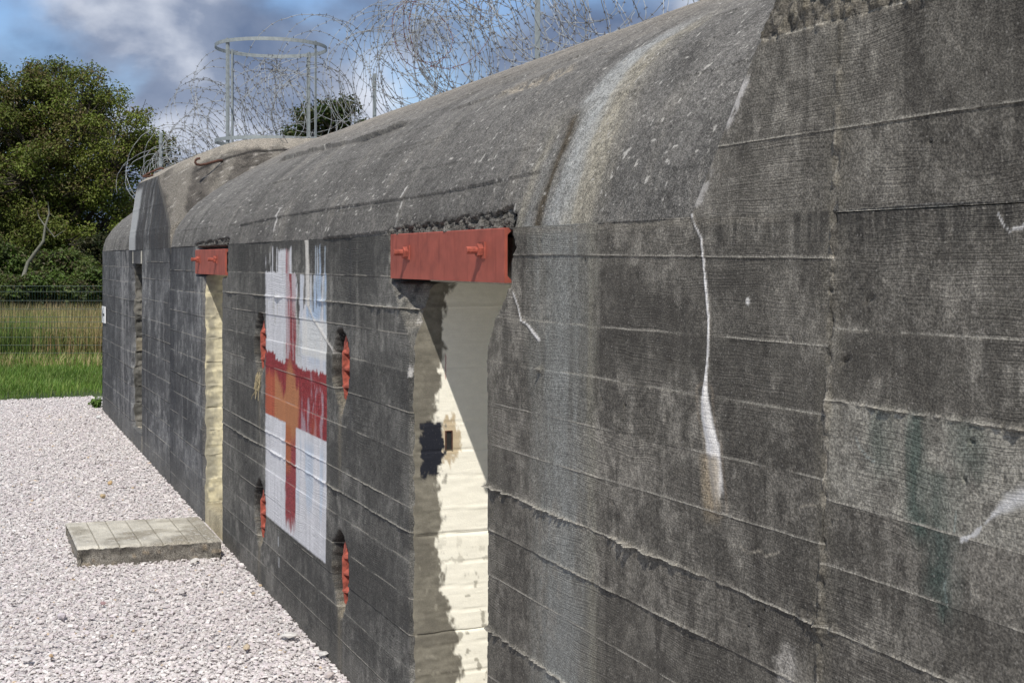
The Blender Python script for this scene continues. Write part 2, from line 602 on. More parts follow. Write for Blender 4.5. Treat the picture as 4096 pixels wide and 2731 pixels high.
def wall_color(t, z, sec, course):
    """the concrete's own colour with its stains, run-off streaks and paint, plus some painted-in light and shade"""
    cr = (np.sin(course * 12.9898 + ord(sec)) * 43758.5453) % 1.0
    patch = fbm(t * 1.6, z * 2.2, 4, 1)
    blot = fbm(t * 6, z * 7, 4, 2)
    st = fbm(t * 16, z * 0.8, 4, 3)
    st2 = fbm(t * 60, z * 2.2, 3, 4)
    wear = fbm(t * 26, z * 18, 4, 41)
    rag0 = (fbm(t * 12, z * 8, 3, 40) - .5) * .25
    if sec == 'A':
        base, lite, dark = (0.118, 0.109, 0.094), (0.25, 0.232, 0.20), (0.058, 0.053, 0.046)
    elif sec == 'B':
        base, lite, dark = (0.100, 0.097, 0.089), (0.22, 0.212, 0.192), (0.050, 0.049, 0.046)
    else:
        base, lite, dark = (0.112, 0.113, 0.115), (0.28, 0.28, 0.27), (0.042, 0.043, 0.046)
    c = np.ones(t.shape + (3,)) * np.asarray(base)
    c = c * (0.76 + 0.48 * cr) * (0.60 + 0.8 * patch)[..., None]
    c = mixc(c, lite, 0.65 * sstep(0.51, 0.66, blot * 0.35 + wear * 0.65) * sstep(0.44, 0.64, patch))
    c = mixc(c, dark, 0.6 * sstep(0.50, 0.36, patch * .5 + wear * .5))
    k = 1.0 if sec != 'C' else 1.5
    reach = sstep(.40, .60, fbm(t * 2.2, z * 1.6, 3, 42))
    c = mixc(c, lite, np.clip(0.42 * k, 0, 0.8) * sstep(0.54, 0.74, st * 0.55 + st2 * 0.3 + wear * .15) * (.3 + .7 * reach))
    c = mixc(c, dark, 0.55 * sstep(0.50, 0.34, st * 0.55 + st2 * 0.3 + wear * .15) * (1.0 - .7 * reach))
    c = c * (0.70 + 0.60 * fbm(t * 75, z * 75, 3, 43))[..., None]
    c = mixc(c, (0.19, 0.18, 0.16), 0.45 * sstep(.22, .0, z - ground_z(-t, 0) + rag0))
    c = mixc(c, dark, 0.5 * sstep(0.46, 0.34, blot))
    rag = (fbm(t * 40, z * 9, 4, 21) - 0.5)
    rag2 = (fbm(t * 45, z * 45, 3, 22) - 0.5)
    vst = fbm(t * 30, z * 0.6, 4, 23)
    if sec == 'A':
        # blue-grey water run below the roof gully
        a = sstep(3.63, 3.72, t + rag * 0.14) * sstep(4.22, 4.10, t + rag * 0.14)
        c = mixc(c, (0.20, 0.198, 0.178), 0.55 * a * (0.45 + 0.9 * vst))
        a = sstep(3.72, 3.90, t + rag * 0.22) * sstep(4.12, 3.95, t + rag * 0.22)
        c = mixc(c, (0.225, 0.230, 0.218), 0.80 * a * (0.5 + 0.7 * vst) * (.55 + .8 * wear))
        a = np.exp(-((t - 3.68 + rag * .05) / 0.035) ** 2)
        c = mixc(c, (0.24, 0.225, 0.18), 0.55 * a * vst * 1.5)
        # lime on the cracks
        for cr_, w0, w1, s0, s1, k in ((CRACK1, .0035, .023, .54, .74, .97), (CRACK2, .003, .008, .5, .9, .95), (CRACK4, .002, .004, .4, .6, .8), (CRACK5, .0015, .003, .4, .9, .5)):
            q, s = seg_dist(t, z, cr_, .55)
            w = (w0 + (w1 - w0) * sstep(s0, s1, s)) * (0.75 + 0.5 * (vst)) + rag2 * 0.002
            c = mixc(c, (0.72, 0.70, 0.68), k * sstep(w, w * 0.55, q) * (.75 + .5 * wear) * np.where(cr_ is CRACK1, sstep(1.0, .90, s + rag * .12), 1.0))
        q, s = seg_dist(t, z, CRACK1_STAIN, .55)
        c = mixc(c, (0.30, 0.245, 0.17), 0.75 * sstep(0.035, 0.012, q + rag * .02) * sstep(1.0, 0.55, s))
        q, s = seg_dist(t, z, CRACK1[6:], .55)
        c = mixc(c, (0.33, 0.26, 0.19), 0.5 * sstep(0.03, 0.016, q) * sstep(0.017, 0.024, q))
        # light rubbed board with green algae, right of the joint
        (ta, za), (tb, zb) = wall_pt(3335, 1617), wall_pt(3335, 2000)
        a = sstep(seam_t(z) + 0.01, seam_t(z) - 0.02, t) * sstep(1.485, 1.50, z) * sstep(1.735, 1.715, z)
        c = mixc(c, (0.265, 0.25, 0.215), 0.9 * a * (.5 + .5 * sstep(0.30, 0.55, wear)))
        for px, w, z0, z1, k in ((3530, .035, 1.55, 1.73, .5), (3665, .03, 1.45, 1.73, .75), (3870, .05, 1.6, 1.73, .5), (3760, .045, 1.30, 1.62, .6)):
            tt, _ = wall_pt(px, 1600)
            a = np.exp(-((t - tt + rag * .06) / w) ** 2) * sstep(z0, z0 + .06, z + rag * .1) * sstep(z1 + .01, z1 - .02, z)
            c = mixc(c, (0.035, 0.062, 0.052), k * a)
        tt, _ = wall_pt(3790, 2100)
        a = np.exp(-((t - tt + rag * .08) / .06) ** 2) * sstep(1.22, 1.5, z + rag * .1) * sstep(1.50, 1.48, z)
        c = mixc(c, (0.055, 0.075, 0.07), 0.3 * a)
        q, s = seg_dist(t, z, CRACK6, .6)
        c = mixc(c, (0.60, 0.59, 0.58), 0.9 * sstep(0.003 + 0.022 * sstep(0.35, 0.8, s), 0.001, q + rag2 * .012))
        for cr_ in (CRACK7, CRACK5):
            q, s = seg_dist(t, z, cr_)
            c = mixc(c, (0.28, 0.34, 0.32), 0.4 * sstep(0.0035, 0.001, q) * sstep(.40, .55, fbm(t * 9, z * 20, 3, 47)))
        for cr_ in (SQUIG1, SQUIG2):
            q, s = seg_dist(t, z, cr_)
            c = mixc(c, (0.30, 0.27, 0.22), 0.7 * sstep(0.004, 0.001, q))
        # the joint itself, lime in places
        q = np.abs(t - seam_t(z))
        jn = fbm(z * 7, z * 0, 3, 46)
        c = mixc(c, (0.25, 0.23, 0.20), 0.8 * sstep(0.007, 0.002, q + rag2 * .006) * sstep(.40, .58, jn))
        c = mixc(c, (0.035, 0.033, 0.03), 0.8 * sstep(0.011, 0.003, q + rag2 * .012) * sstep(.50, .40, jn))
        c = mixc(c, (0.17, 0.155, 0.125), 0.4 * sstep(0.07, 0.0, q + rag * .06))
        # dark soot runs under the spring line
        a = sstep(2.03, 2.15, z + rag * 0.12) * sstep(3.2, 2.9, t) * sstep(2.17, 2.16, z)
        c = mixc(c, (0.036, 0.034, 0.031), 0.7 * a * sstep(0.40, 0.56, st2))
        a = sstep(2.165, 2.16, z) * sstep(2.13, 2.155, z) * sstep(2.6, 2.7, t)
        c = mixc(c, (0.22, 0.2, 0.165), 0.4 * a)
        # pale rubbed patches near the ground courses
        a = sstep(0.55, 0.7, fbm(t * 4, z * 5, 4, 33)) * sstep(1.5, 1.2, z)
        c = mixc(c, (0.20, 0.185, 0.16), 0.55 * a * sstep(.4, .6, wear))
        tt, zz = wall_pt(3150, 2680)
        c = mixc(c, (0.33, 0.31, 0.28), 0.7 * sstep(0.06, 0.02, np.hypot(t - tt, (z - zz) * .7) + rag2 * .06))
        tt, zz = wall_pt(2990, 1205)
        c = mixc(c, (0.65, 0.63, 0.6), sstep(0.012, 0.006, np.hypot(t - tt, z - zz)))
        a = sstep(.03, .008, np.abs(t - (E0 - 0.765 * (z - 2.178)) + .01) + rag2 * .03) * (sstep(2.38, 2.42, z) * sstep(2.53, 2.50, z) + .6 * sstep(2.19, 2.2, z) * sstep(2.3, 2.28, z)) * sstep(2.17, 2.18, z)
        c = mixc(c, (.6, .57, .54), .9 * a * sstep(.40, .52, wear))
        a = sstep(2.585, 2.612, z)
        ag = fbm(t * 55, z * 55, 3, 77)
        c = mixc(c, (0.135, 0.122, 0.102), 0.5 * a)
        c = mixc(c, (0.22, 0.195, 0.15), 0.55 * a * sstep(0.58, 0.68, ag))
        # broken faces beside the lintel are paler
        a = sstep(1.70, 1.76, z) * sstep(D1[0] - 0.26 * np.clip((z - 1.66) / 0.3, 0, 1) - .01, D1[0] - 0.05 * np.clip((z - 1.66) / 0.3, 0, 1), t + rag2 * .08)
        c = mixc(c, (0.20, 0.185, 0.155), 0.7 * a * sstep(.35, .6, wear))
    if sec == 'B':
        a = sstep(1.68, 1.74, z) * sstep(D1[1] + 0.30 * np.clip((z - 1.66) / 0.3, 0, 1) + .01, D1[1] + 0.1 * np.clip((z - 1.66) / 0.3, 0, 1), t + rag2 * .1)
        c = mixc(c, (0.21, 0.195, 0.165), 0.75 * a * sstep(.35, .55, wear))
        c = mixc(c, (0.55, 0.53, 0.50), 0.8 * sstep(.62, .70, wear) * sstep(0.05, 0.02, t - D1[1]) * sstep(1.4, 1.5, z) * sstep(1.85, 1.7, z))
        c = mixc(c, (0.15, 0.145, 0.13), 0.5 * sstep(0.25, 0.0, t - D1[1] + rag * .1) * sstep(0.35, .6, blot))
        c = mixc(c, (0.14, 0.135, 0.125), 0.6 * sstep(9.2, 9.7, t + rag * .3))
        # ---- the painted field with its cross
        TL, TR, ZB = 8.28, 6.83, 0.415
        edge = rag2 * 0.012
        inside = sstep(TR - .006, TR + .006, t + edge) * sstep(TL + .006, TL - .006, t + edge) * sstep(ZB - .006, ZB + .006, z + edge * .6)
        u = (TL - t) / (TL - TR)                       # 0 left edge, 1 right edge
        brush = fbm(t * 36, z * 3.4, 5, 61)
        brush2 = fbm(t * 18, z * 2.0, 4, 62)
        ztop = 2.115 + 0.05 * (brush2 - .5)
        hi = sstep(1.955, 1.985, z)
        mid_ = sstep(1.70, 1.80, z)
        gone = hi * (.42 - .32 * sstep(.22, .27, u) * sstep(.50, .42, u) + .05 * sstep(.55, .65, u)) + (1 - hi) * mid_ * (.10 + .26 * sstep(.60, .70, u)) + (1 - mid_) * .04
        gone = gone + .5 * np.exp(-((u - .585 + rag * .05) / .03) ** 2) * sstep(1.62, 1.72, z)
        keep = sstep(gone - 0.03, gone + 0.05, brush * 0.6 + brush2 * 0.4 - 0.12) * sstep(ztop + .012, ztop - .012, z + rag * .05)
        white = np.ones(t.shape + (3,)) * np.array((0.60, 0.60, 0.62))
        white = white * (0.78 + 0.40 * brush)[..., None]
        white = mixc(white, (0.30, 0.42, 0.58), 0.75 * sstep(0.47, 0.62, brush2) * sstep(0.55, 0.75, u) * sstep(1.4, 1.6, z))
        white = mixc(white, (0.34, 0.45, 0.58), 0.45 * sstep(0.5, 0.65, brush2) * sstep(0.5, 0.6, u) * sstep(1.07, 0.95, z) * sstep(.55, .7, z))
        white = mixc(white, (0.30, 0.30, 0.26), 0.5 * sstep(0.60, 0.70, brush) * sstep(1.2, 1.6, z))
        white = mixc(white, (0.27, 0.265, 0.21), 0.75 * np.exp(-((u - 0.57 + rag * .06) / .03) ** 2) * sstep(1.42, 1.55, z) * sstep(1.86, 1.75, z))
        lime = sstep(0.62, 0.65, u + rag * .03) * sstep(1.49, 1.52, z) * sstep(1.74, 1.70, z)
        white = mixc(white, (0.66, 0.65, 0.61), 0.8 * lime)
        dredge = rag * 0.10
        red = np.array((0.235, 0.032, 0.036)) * (0.75 + 0.5 * brush)[..., None]
        ora = np.array((0.40, 0.168, 0.078)) * (0.85 + 0.3 * brush2)[..., None]
        orr = np.array((0.40, 0.098, 0.052)) * (0.8 + 0.4 * brush)[..., None]
        p = white
        # upright
        up_m = sstep(0.365, 0.378, u + rag * .02) * sstep(0.548, 0.535, u + rag * .025) * sstep(0.44, 0.52, z + rag * .16)
        thin = np.where(z > 1.46, 0.30 + 0.62 * sstep(0.48, 0.60, brush * .6 + brush2 * .4) + 0.5 * np.exp(-((u - .47) / .05) ** 2) * sstep(1.95, 1.7, z), 0.97)
        thin = np.where((z > 1.97), np.clip(1.0 - (u - .37) / .08, 0, 1) * .9, thin)
        p = mixc(p, (0.235, 0.032, 0.036), np.clip(up_m * thin, 0, 1))
        # arms
        zt = np.where(u < 0.2, 1.47 - .03 * sstep(.17, .2, u), 1.43) + dredge * .5
        arm = sstep(zt + .006, zt - .006, z) * sstep(1.066, 1.074, z + rag2 * .008)
        p = p * (1 - arm[..., None]) + red * arm[..., None]
        p = mixc(p, (0.40, 0.34, 0.38), 0.6 * arm * sstep(0.57, 0.70, fbm(t * 14, z * 5, 4, 64)) * sstep(.55, .65, u))
        om = arm * sstep(1.37, 1.30, z + dredge + 0.10 * sstep(0.2, 0.35, u) - .06 * sstep(.36, .40, u)) * sstep(0.60, 0.565, u + rag * .05)
        oc = np.where((u > 0.17)[..., None], ora, orr)
        p = p * (1 - om[..., None]) + oc * om[..., None]
        sp = up_m * sstep(1.52, 1.40, z + np.abs(u - .45) * 1.4 + rag * .06) * sstep(.50, .62, z * .0 + 1 - np.abs(u - 0.43) * 4) * sstep(0.93, 1.04, z + rag * .1)
        p = p * (1 - sp[..., None]) + ora * sp[..., None]
        p = mixc(p, (0.40, 0.10, 0.05), 0.5 * arm * np.exp(-((u - .82 + rag * .04) / .05) ** 2) * sstep(1.25, 1.1, z))
        p = mixc(p, (0.36, 0.12, 0.045), .8 * up_m * sstep(1.07, 1.05, z) * sstep(.74, .86, z + rag * .15) * sstep(.48, .44, u + rag * .04))
        m_ = np.clip(inside * keep, 0, 1)
        c = c * (1 - m_[..., None]) + p * m_[..., None]
        for du, dz0 in ((0.245, 0.315), (0.25, 0.19)):
            tt = TL - du * (TL - TR)
            c = mixc(c, (0.45, 0.46, 0.47), 0.8 * sstep(.014, .008, np.abs(t - tt)) * sstep(.035, .025, np.abs(z - dz0)))
        q, s = seg_dist(t, z, CRACK3, .4)
        w = (0.022 - 0.014 * sstep(.3, .5, s)) * (0.7 + 0.6 * vst) + rag2 * .008
        c = mixc(c, (0.62, 0.59, 0.54), 0.9 * sstep(w, w * .5, q))
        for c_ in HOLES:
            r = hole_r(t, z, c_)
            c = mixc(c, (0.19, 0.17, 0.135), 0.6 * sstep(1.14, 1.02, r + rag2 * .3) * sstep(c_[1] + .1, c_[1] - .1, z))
            c = mixc(c, (0.022, 0.018, 0.016), 0.95 * sstep(1.08, 1.0, r) * sstep(c_[1] - .25, c_[1] - .1, z + rag2 * .1))  # shade under the torn rim, put into the colour of the upper hole
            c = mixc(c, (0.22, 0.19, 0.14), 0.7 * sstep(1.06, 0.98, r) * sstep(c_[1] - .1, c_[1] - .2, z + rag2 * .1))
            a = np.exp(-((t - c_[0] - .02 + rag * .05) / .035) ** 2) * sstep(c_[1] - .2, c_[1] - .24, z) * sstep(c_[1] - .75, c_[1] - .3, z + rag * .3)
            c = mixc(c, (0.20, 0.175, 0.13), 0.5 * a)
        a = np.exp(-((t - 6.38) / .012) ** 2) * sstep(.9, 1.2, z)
        c = mixc(c, (0.035, 0.037, 0.042), .6 * a)  # thin dark stripe painted in as the shadow of a cord
    if sec == 'C':
        # heavy dark run-off and pale washed strips
        for tt, w, z0, k, cc in ((12.05, .22, -.1, .75, (0.030, 0.032, 0.037)), (11.35, .15, .4, .45, (0.035, .037, .04)), (13.2, .12, 1.2, .5, (0.035, .037, .04)), (16.9, .3, -.1, .4, (0.045, .047, .05))):
            a = np.exp(-((t - tt + rag * .3) / w) ** 2) * sstep(z0, z0 + .3, z + rag * .4)
            c = mixc(c, cc, k * a * sstep(.3, .55, st2 + .12))
        for tt, w, k in ((15.55, .22, .7), (15.2, .10, .8), (12.5, .07, .5), (13.8, .12, .35), (10.75, .08, .35)):
            a = np.exp(-((t - tt + rag * .2) / w) ** 2)
            c = mixc(c, (0.27, 0.265, 0.26), k * a * sstep(.42, .62, st * .4 + st2 * .3 + wear * .3))
        c = mixc(c, (0.15, 0.14, 0.125), .6 * sstep(.12, .0, np.abs(t - D2[1]) + rag2 * .1))
        c = mixc(c, (0.13, 0.128, 0.12), .5 * sstep(.45, .1, z + rag * .2))
    if sec == 'A':
        a = sstep(D1[0] - .22, D1[0] - .02, t + rag * .15)
        c = mixc(c, (0.155, 0.145, 0.12), .35 * a)
    return c


def img_cols(x0, x1, step):
    """positions along the wall spaced evenly as seen; x in photo pixels, from right to left"""
    n = int(abs(x0 - x1) / step) + 2
    return wall_t(np.linspace(x0, x1, n))


FRONT = {}


def section(sec, tcols, lines, z0, z1, step, key=None, shift=None, inner=(True, True), amp=1.0, seed=0):
    """one stretch of board-marked wall: a mesh per board course, with its lips, offsets and chips"""
    tm = tcols.mean()
    B = [(z0, 0.0, 0.0)] + sorted(lines) + [(z1, 0.0, 0.0)]
    nb = len(B)

    def zline(k, t):
        z_, tilt, _a = B[k]
        if k in (0, nb - 1):
            return np.full(t.shape, z_)
        return z_ + tilt * (t - tm) + 0.005 * (fbm(t * 2.3, t * 0 + k, 2, 17 + seed) - 0.5) + (0.002 + .25 * max(0, _a - .012)) * (fbm(t * 34, t * 0 + k, 3, 18) - 0.5)

    def lip(k, t):
        if k in (0, nb - 1):
            return np.zeros(t.shape)
        a = B[k][2] * amp
        a = a * (0.38 if a < .0075 else 1.1)
        r = fbm(t * 3.5, t * 0 + 3.3 * k, 3, 23 + seed)
        ch = fbm(t * 24, t * 0 + 5.1 * k, 3, 24 + seed)
        ck = fbm(t * 60, t * 0 + 1.7 * k, 3, 25 + seed)
        return a * (0.15 + 1.8 * np.clip(r - 0.33, 0, 1)) * (0.25 + 1.1 * ch) * np.where(ck < .42, .45, 1.0)

    def base(k, t, z):
        h = (math.sin(k * 78.233 + seed * 3.1 + ord(sec)) * 43758.5453) % 1.0
        h2 = (math.sin(k * 39.4 + seed * 7.7 + ord(sec)) * 23421.63) % 1.0
        o = (h - 0.5) * 0.0035 + (h2 - 0.5) * 0.003 * np.sin((t - tm) * 1.3 + h * 6)
        o = o + 0.006 * (fbm(t * 1.7, z * 2.5, 3, 31) - 0.5) + 0.0016 * (fbm(t * 45, z * 60, 3, 32) - 0.5)
        return o

    offs = np.array([0.0, 0.0022, 0.0045, 0.008, 0.013, 0.02])
    prof = np.array([1.0, 0.9, 0.5, 0.22, 0.07, 0.0])
    col_front = {}
    nc = len(tcols)
    first, last = [], []
    for k in range(nb - 1):
        hgt = B[k + 1][0] - B[k][0]
        nmid = max(2, int((hgt - 0.024) / step))
        zl, zu = zline(k, tcols), zline(k + 1, tcols)
        rows = [zl + o for o in offs]
        s = np.linspace(0, 1, nmid + 1)[1:]
        for q in s:
            rows.append((zl + offs[-1]) + ((zu - 0.0016) - (zl + offs[-1])) * q)
        rows.append(zu)
        Z = np.array(rows)
        T = np.broadcast_to(tcols, Z.shape).copy()
        if shift is not None:
            T = T + shift(T, Z)
        Dp = np.zeros(Z.shape)
        bk = base(k, T[:-1], Z[:-1])
        Dp[:-1] = bk
        lk = lip(k, tcols)
        for j in range(6):
            Dp[j] += lk * prof[j]
        if k + 1 < nb - 1:
            Dp[-1] = base(k + 1, T[-1], Z[-1]) + lip(k + 1, tcols)
        else:
            Dp[-1] = base(k, T[-1], Z[-1])
        Dp += extra_disp(T.ravel(), Z.ravel(), sec).reshape(Z.shape)
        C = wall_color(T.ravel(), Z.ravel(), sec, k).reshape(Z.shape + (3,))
        # a worn lip is paler than its board; sunlight on it is painted in too
        for j in range(3):
            ln_ = 0.0 if (k == 0 and seed != 9) else sstep(.34, .54, fbm(tcols * 5, tcols * 0 + 2.7 * k, 3, 29 + seed))
            f = np.clip(np.clip(lk / 0.006, 0, 1) * .5 + .95 * ln_, 0, .95) * (1, .8, .35)[j]
            C[j] = C[j] * (1 - f[:, None]) + np.maximum(C[j], np.array((0.31, 0.29, 0.25))) * f[:, None]
        V = np.stack([-T, -Dp, Z], -1)
        nr = len(Z)
        first += list(zip(Z[:, 0], -Dp[:, 0], T[:, 0]))
        last += list(zip(Z[:, -1], -Dp[:, -1], T[:, -1]))
        if inner[0]:
            e_ = V[:, :1].copy()
            e_[..., 1] += 0.06
            V = np.concatenate([e_, V], 1)
            C = np.concatenate([C[:, :1], C], 1)
        if inner[1]:
            e_ = V[:, -1:].copy()
            e_[..., 1] += 0.06
            V = np.concatenate([V, e_], 1)
            C = np.concatenate([C, C[:, -1:]], 1)
        if k == nb - 2:
            e_ = V[-1:].copy()
            e_[..., 1] += 0.08
            V = np.concatenate([V, e_], 0)
            C = np.concatenate([C, C[-1:]], 0)
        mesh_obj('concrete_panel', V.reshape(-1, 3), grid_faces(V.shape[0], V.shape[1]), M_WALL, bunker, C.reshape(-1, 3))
    if key:
        FRONT[key + '_near'] = sorted(set(first))
        FRONT[key + '_far'] = sorted(set(last))


ZB = -0.35
# right of the vertical joint (runs on past the camera)
colsA2 = np.concatenate([np.arange(-2.2, 1.55, 0.05), img_cols(4400, 3335, 4.4)])
colsA2 = colsA2[colsA2 <= T_SEAM - 0.001]
colsA2 = np.append(colsA2, T_SEAM)
sh_seam = lambda T, Z: (Z_SPRING - Z) * 0.05 * np.exp(-np.abs(T - T_SEAM) / 0.3)
section('A', colsA2, [(2.02 - 1.9, 0, .004), (.32, 0, .004), (.52, 0, .006), (.70, 0, .004), (.87, 0, .006), (1.03, .005, .006), (1.185, .01, .008),
                      (1.342, 0, .004), (1.492, 0, .006), (1.728, -.004, .024), (1.90, -.01, .004)], ZB, 2.158, 0.0055, 'A2', sh_seam)
# between the joint and the near doorway
colsA1 = img_cols(3335, 1942, 3.6)
colsA1[0], colsA1[-1] = T_SEAM, D1[0]
section('A', colsA1, [(.10, 0, .004), (.30, 0, .005), (.48, 0, .005), (.645, .01, .028), (.862, 0, .006), (1.032, 0, .009), (1.195, 0, .034),
                      (1.372, -.015, .007), (1.525, -.012, .004), (1.68, -.008, .004), (1.842, -.006, .007), (2.062, .008, .004)], ZB, 2.168, 0.0055, 'A1', sh_seam, inner=(True, False))
# between the doorways, with the painted cross
colsB = img_cols(1643, 887, 3.4)
colsB[0], colsB[-1] = D1[1], D2[0]
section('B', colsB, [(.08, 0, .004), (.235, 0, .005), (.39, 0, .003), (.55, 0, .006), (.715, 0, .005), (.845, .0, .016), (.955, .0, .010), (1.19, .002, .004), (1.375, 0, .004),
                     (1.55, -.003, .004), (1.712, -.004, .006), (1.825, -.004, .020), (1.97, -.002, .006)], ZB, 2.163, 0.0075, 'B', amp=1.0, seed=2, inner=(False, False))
# beyond the small doorway
colsC1 = img_cols(815, 681, 3.2)
colsC1[0], colsC1[-1] = D2[1], 12.16
section('C', colsC1, [(.12, 0, .006), (.30, 0, .008), (.50, .004, .010), (.69, 0, .006), (.87, 0, .008), (1.05, 0, .010), (1.24, 0, .006), (1.42, 0, .010), (1.60, 0, .012), (1.78, 0, .008), (1.96, 0, .006)],
        ZB, 2.16, 0.013, 'C1', seed=4, inner=(False, True), amp=.6)
colsC2 = img_cols(681, 562, 3.2)
colsC2[0], colsC2[-1] = 12.16, D3[0]
section('C', colsC2, [(.16, 0, .007), (.34, 0, .016), (.53, .004, .012), (.74, 0, .006), (.92, 0, .010), (1.11, 0, .006), (1.28, 0, .008), (1.45, 0, .010), (1.65, 0, .012), (1.86, 0, .006), (2.03, 0, .006)],
        ZB, 2.16, 0.013, 'C2', seed=5, inner=(True, False), amp=.6)
colsC3 = img_cols(531, 410, 2.6)
colsC3[0], colsC3[-1] = D3[1], 17.8
section('C', colsC3, [(.28, 0, .012), (.47, 0, .010), (.66, .004, .006), (.86, 0, .006), (1.03, 0, .012), (1.25, 0, .006), (1.42, 0, .006), (1.60, 0, .010), (1.80, 0, .010), (1.97, 0, .010)],
        ZB, 2.16, 0.015, 'C3', seed=6, inner=(False, True), amp=.6)
cols_o = np.linspace(D3[0], D3[1], 24)
section('C', cols_o, [], 2.01, 2.16, 0.012, seed=7)
section('C', cols_o, [], ZB, 0.215, 0.02, seed=8)

# end block above the spring line, right of the vault
E0 = 3.08
edge_sh = lambda T, Z: -0.765 * np.maximum(Z - 2.178, 0) * np.clip((T - 1.9) / (E0 - 1.9), 0, 1)
colsE = np.concatenate([np.arange(-2.2, 1.55, 0.05), img_cols(4400, wall_t(0) * 0 + KW / (E0 * CT + CD * ST) + XV, 4.2)])
colsE[-1] = E0
section('A', colsE, [(2.352, 0, .0035), (2.60, 0, .003)], 2.160, 2.95, 0.0058, 'E', edge_sh, seed=9)
mb = MB()
P = [(-(E0 - 0.765 * max(z - 2.178, 0)), z) for z in (2.16, 2.178, 2.4, 2.6, 2.8, 2.94)]
v = [(x, y, z) for y in (0.03, 1.8) for x, z in P]
mb.add(v, [(i, i + 1, i + 7, i + 6) for i in range(5)])
mb.add([(2.2, 0.03, 2.948), (-2.49, 0.03, 2.948), (-2.49, 1.8, 3.05), (2.2, 1.8, 3.05)], [(0, 1, 2, 3)])
mb.build('block_flank', M_ROUGH, bunker, color=np.full((16, 3), 0.1))


# ---- vault: the rounded shoulder of the roof
PN = np.array([(0.0, 2.163), (0.035, 2.30), (0.08, 2.41), (0.12, 2.487), (0.19, 2.60), (.27, 2.70), (.39, 2.815), (.58, 2.93), (.84, 3.065), (1.22, 3.225), (1.6, 3.36), (2.0, 3.475), (2.6, 3.58), (3.5, 3.63), (6.0, 3.63)])
PF = np.array([(0.0, 2.163), (0.03, 2.29), (0.09, 2.40), (0.19, 2.52), (0.27, 2.59), (.36, 2.66), (.52, 2.77), (.68, 2.865), (.90, 2.985), (1.22, 3.15), (1.6, 3.30), (2.0, 3.43), (2.6, 3.54), (3.5, 3.6), (6.0, 3.6)])


def resample(Pr, ns):
    L = np.concatenate([[0], np.cumsum(np.hypot(*np.diff(Pr, axis=0).T))])
    s = ns * L[-1]
    # smooth interpolation (Catmull-Rom slopes)
    m_ = np.gradient(Pr, L, axis=0)
    k = np.clip(np.searchsorted(L, s) - 1, 0, len(L) - 2)
    h = (L[k + 1] - L[k])
    x = (s - L[k]) / h
    a, b, c, d = 2 * x**3 - 3 * x**2 + 1, x**3 - 2 * x**2 + x, -2 * x**3 + 3 * x**2, x**3 - x**2
    return a[:, None] * Pr[k] + (b * h)[:, None] * m_[k] + c[:, None] * Pr[k + 1] + (d * h)[:, None] * m_[k + 1]


NS = np.concatenate([np.linspace(0, 0.30, 360), np.linspace(0.30, .42, 60)[1:], np.linspace(0.42, 1, 24)[1:]])
RN, RF = resample(PN, NS), resample(PF, NS)


def prof_at(t):
    w = np.clip((np.asarray(t) - 3.5) / 8.7, 0, 1)[..., None, None]
    return RN * (1 - w) + RF * w


def vault_hit(px, py):
    """(t, s) on the vault for a photo pixel"""
    u, vv = (px - 2048) / FPX, (YH - py) / FPX
    t = 6.0
    for _ in range(12):
        pr = prof_at(np.array(t))
        q = CD + pr[:, 0]
        tt = q * (CT - u * ST) / (ST + u * CT)
        dep = tt * CT + q * ST
        g = pr[:, 1] - CH - vv * dep
        k = np.where((g[:-1] < 0) & (g[1:] >= 0))[0]
        k = k[0] if len(k) else int(np.argmin(np.abs(g)))
        t = 0.5 * t + 0.5 * tt[k]
    return t, NS[k]


def vd(lst):
    return np.array([vault_hit(x * 4096 / 2352, y * 4096 / 2352) for x, y in lst])


LEDGES = []                                     # board edges that stand out of the vault: points, height
for pts, a in (([(545, 520), (640, 500), (732, 484), (860, 468), (1010, 445), (1130, 420), (1260, 393)], .011), ([(640, 372), (760, 340), (845, 322), (890, 305), (945, 285)], .032), ([(1030, 256), (1105, 232), (1180, 205)], .012),
               ([(1036, 290), (1080, 277)], .012), ([(700, 395), (830, 362), (960, 330), (1100, 296)], .005), ([(1140, 200), (1250, 160), (1400, 108)], .008), ([(740, 555), (900, 532)], .012),
               ([(1380, 200), (1480, 150), (1580, 90)], .006), ([(560, 440), (700, 405)], .004)):
    LEDGES.append((vd(pts), a))
GUL = vd([(1262, 510), (1278, 460), (1300, 400), (1335, 310), (1375, 230), (1430, 160), (1490, 105), (1530, 85)])   # run-off path over the shoulder
WET = vd([(1240, 480), (1262, 420), (1295, 340), (1325, 265), (1352, 235)])
VCR1 = vd([(630, 530), (636, 505), (644, 480)])
VCR2 = vd([(908, 520), (918, 480), (930, 440), (938, 425)])
ROUGHV = vd([(1150, 215), (1230, 188), (1310, 160), (1350, 148)])


def along(t, pts):
    o = np.argsort(pts[:, 0])
    return np.interp(t, pts[o, 0], pts[o, 1])


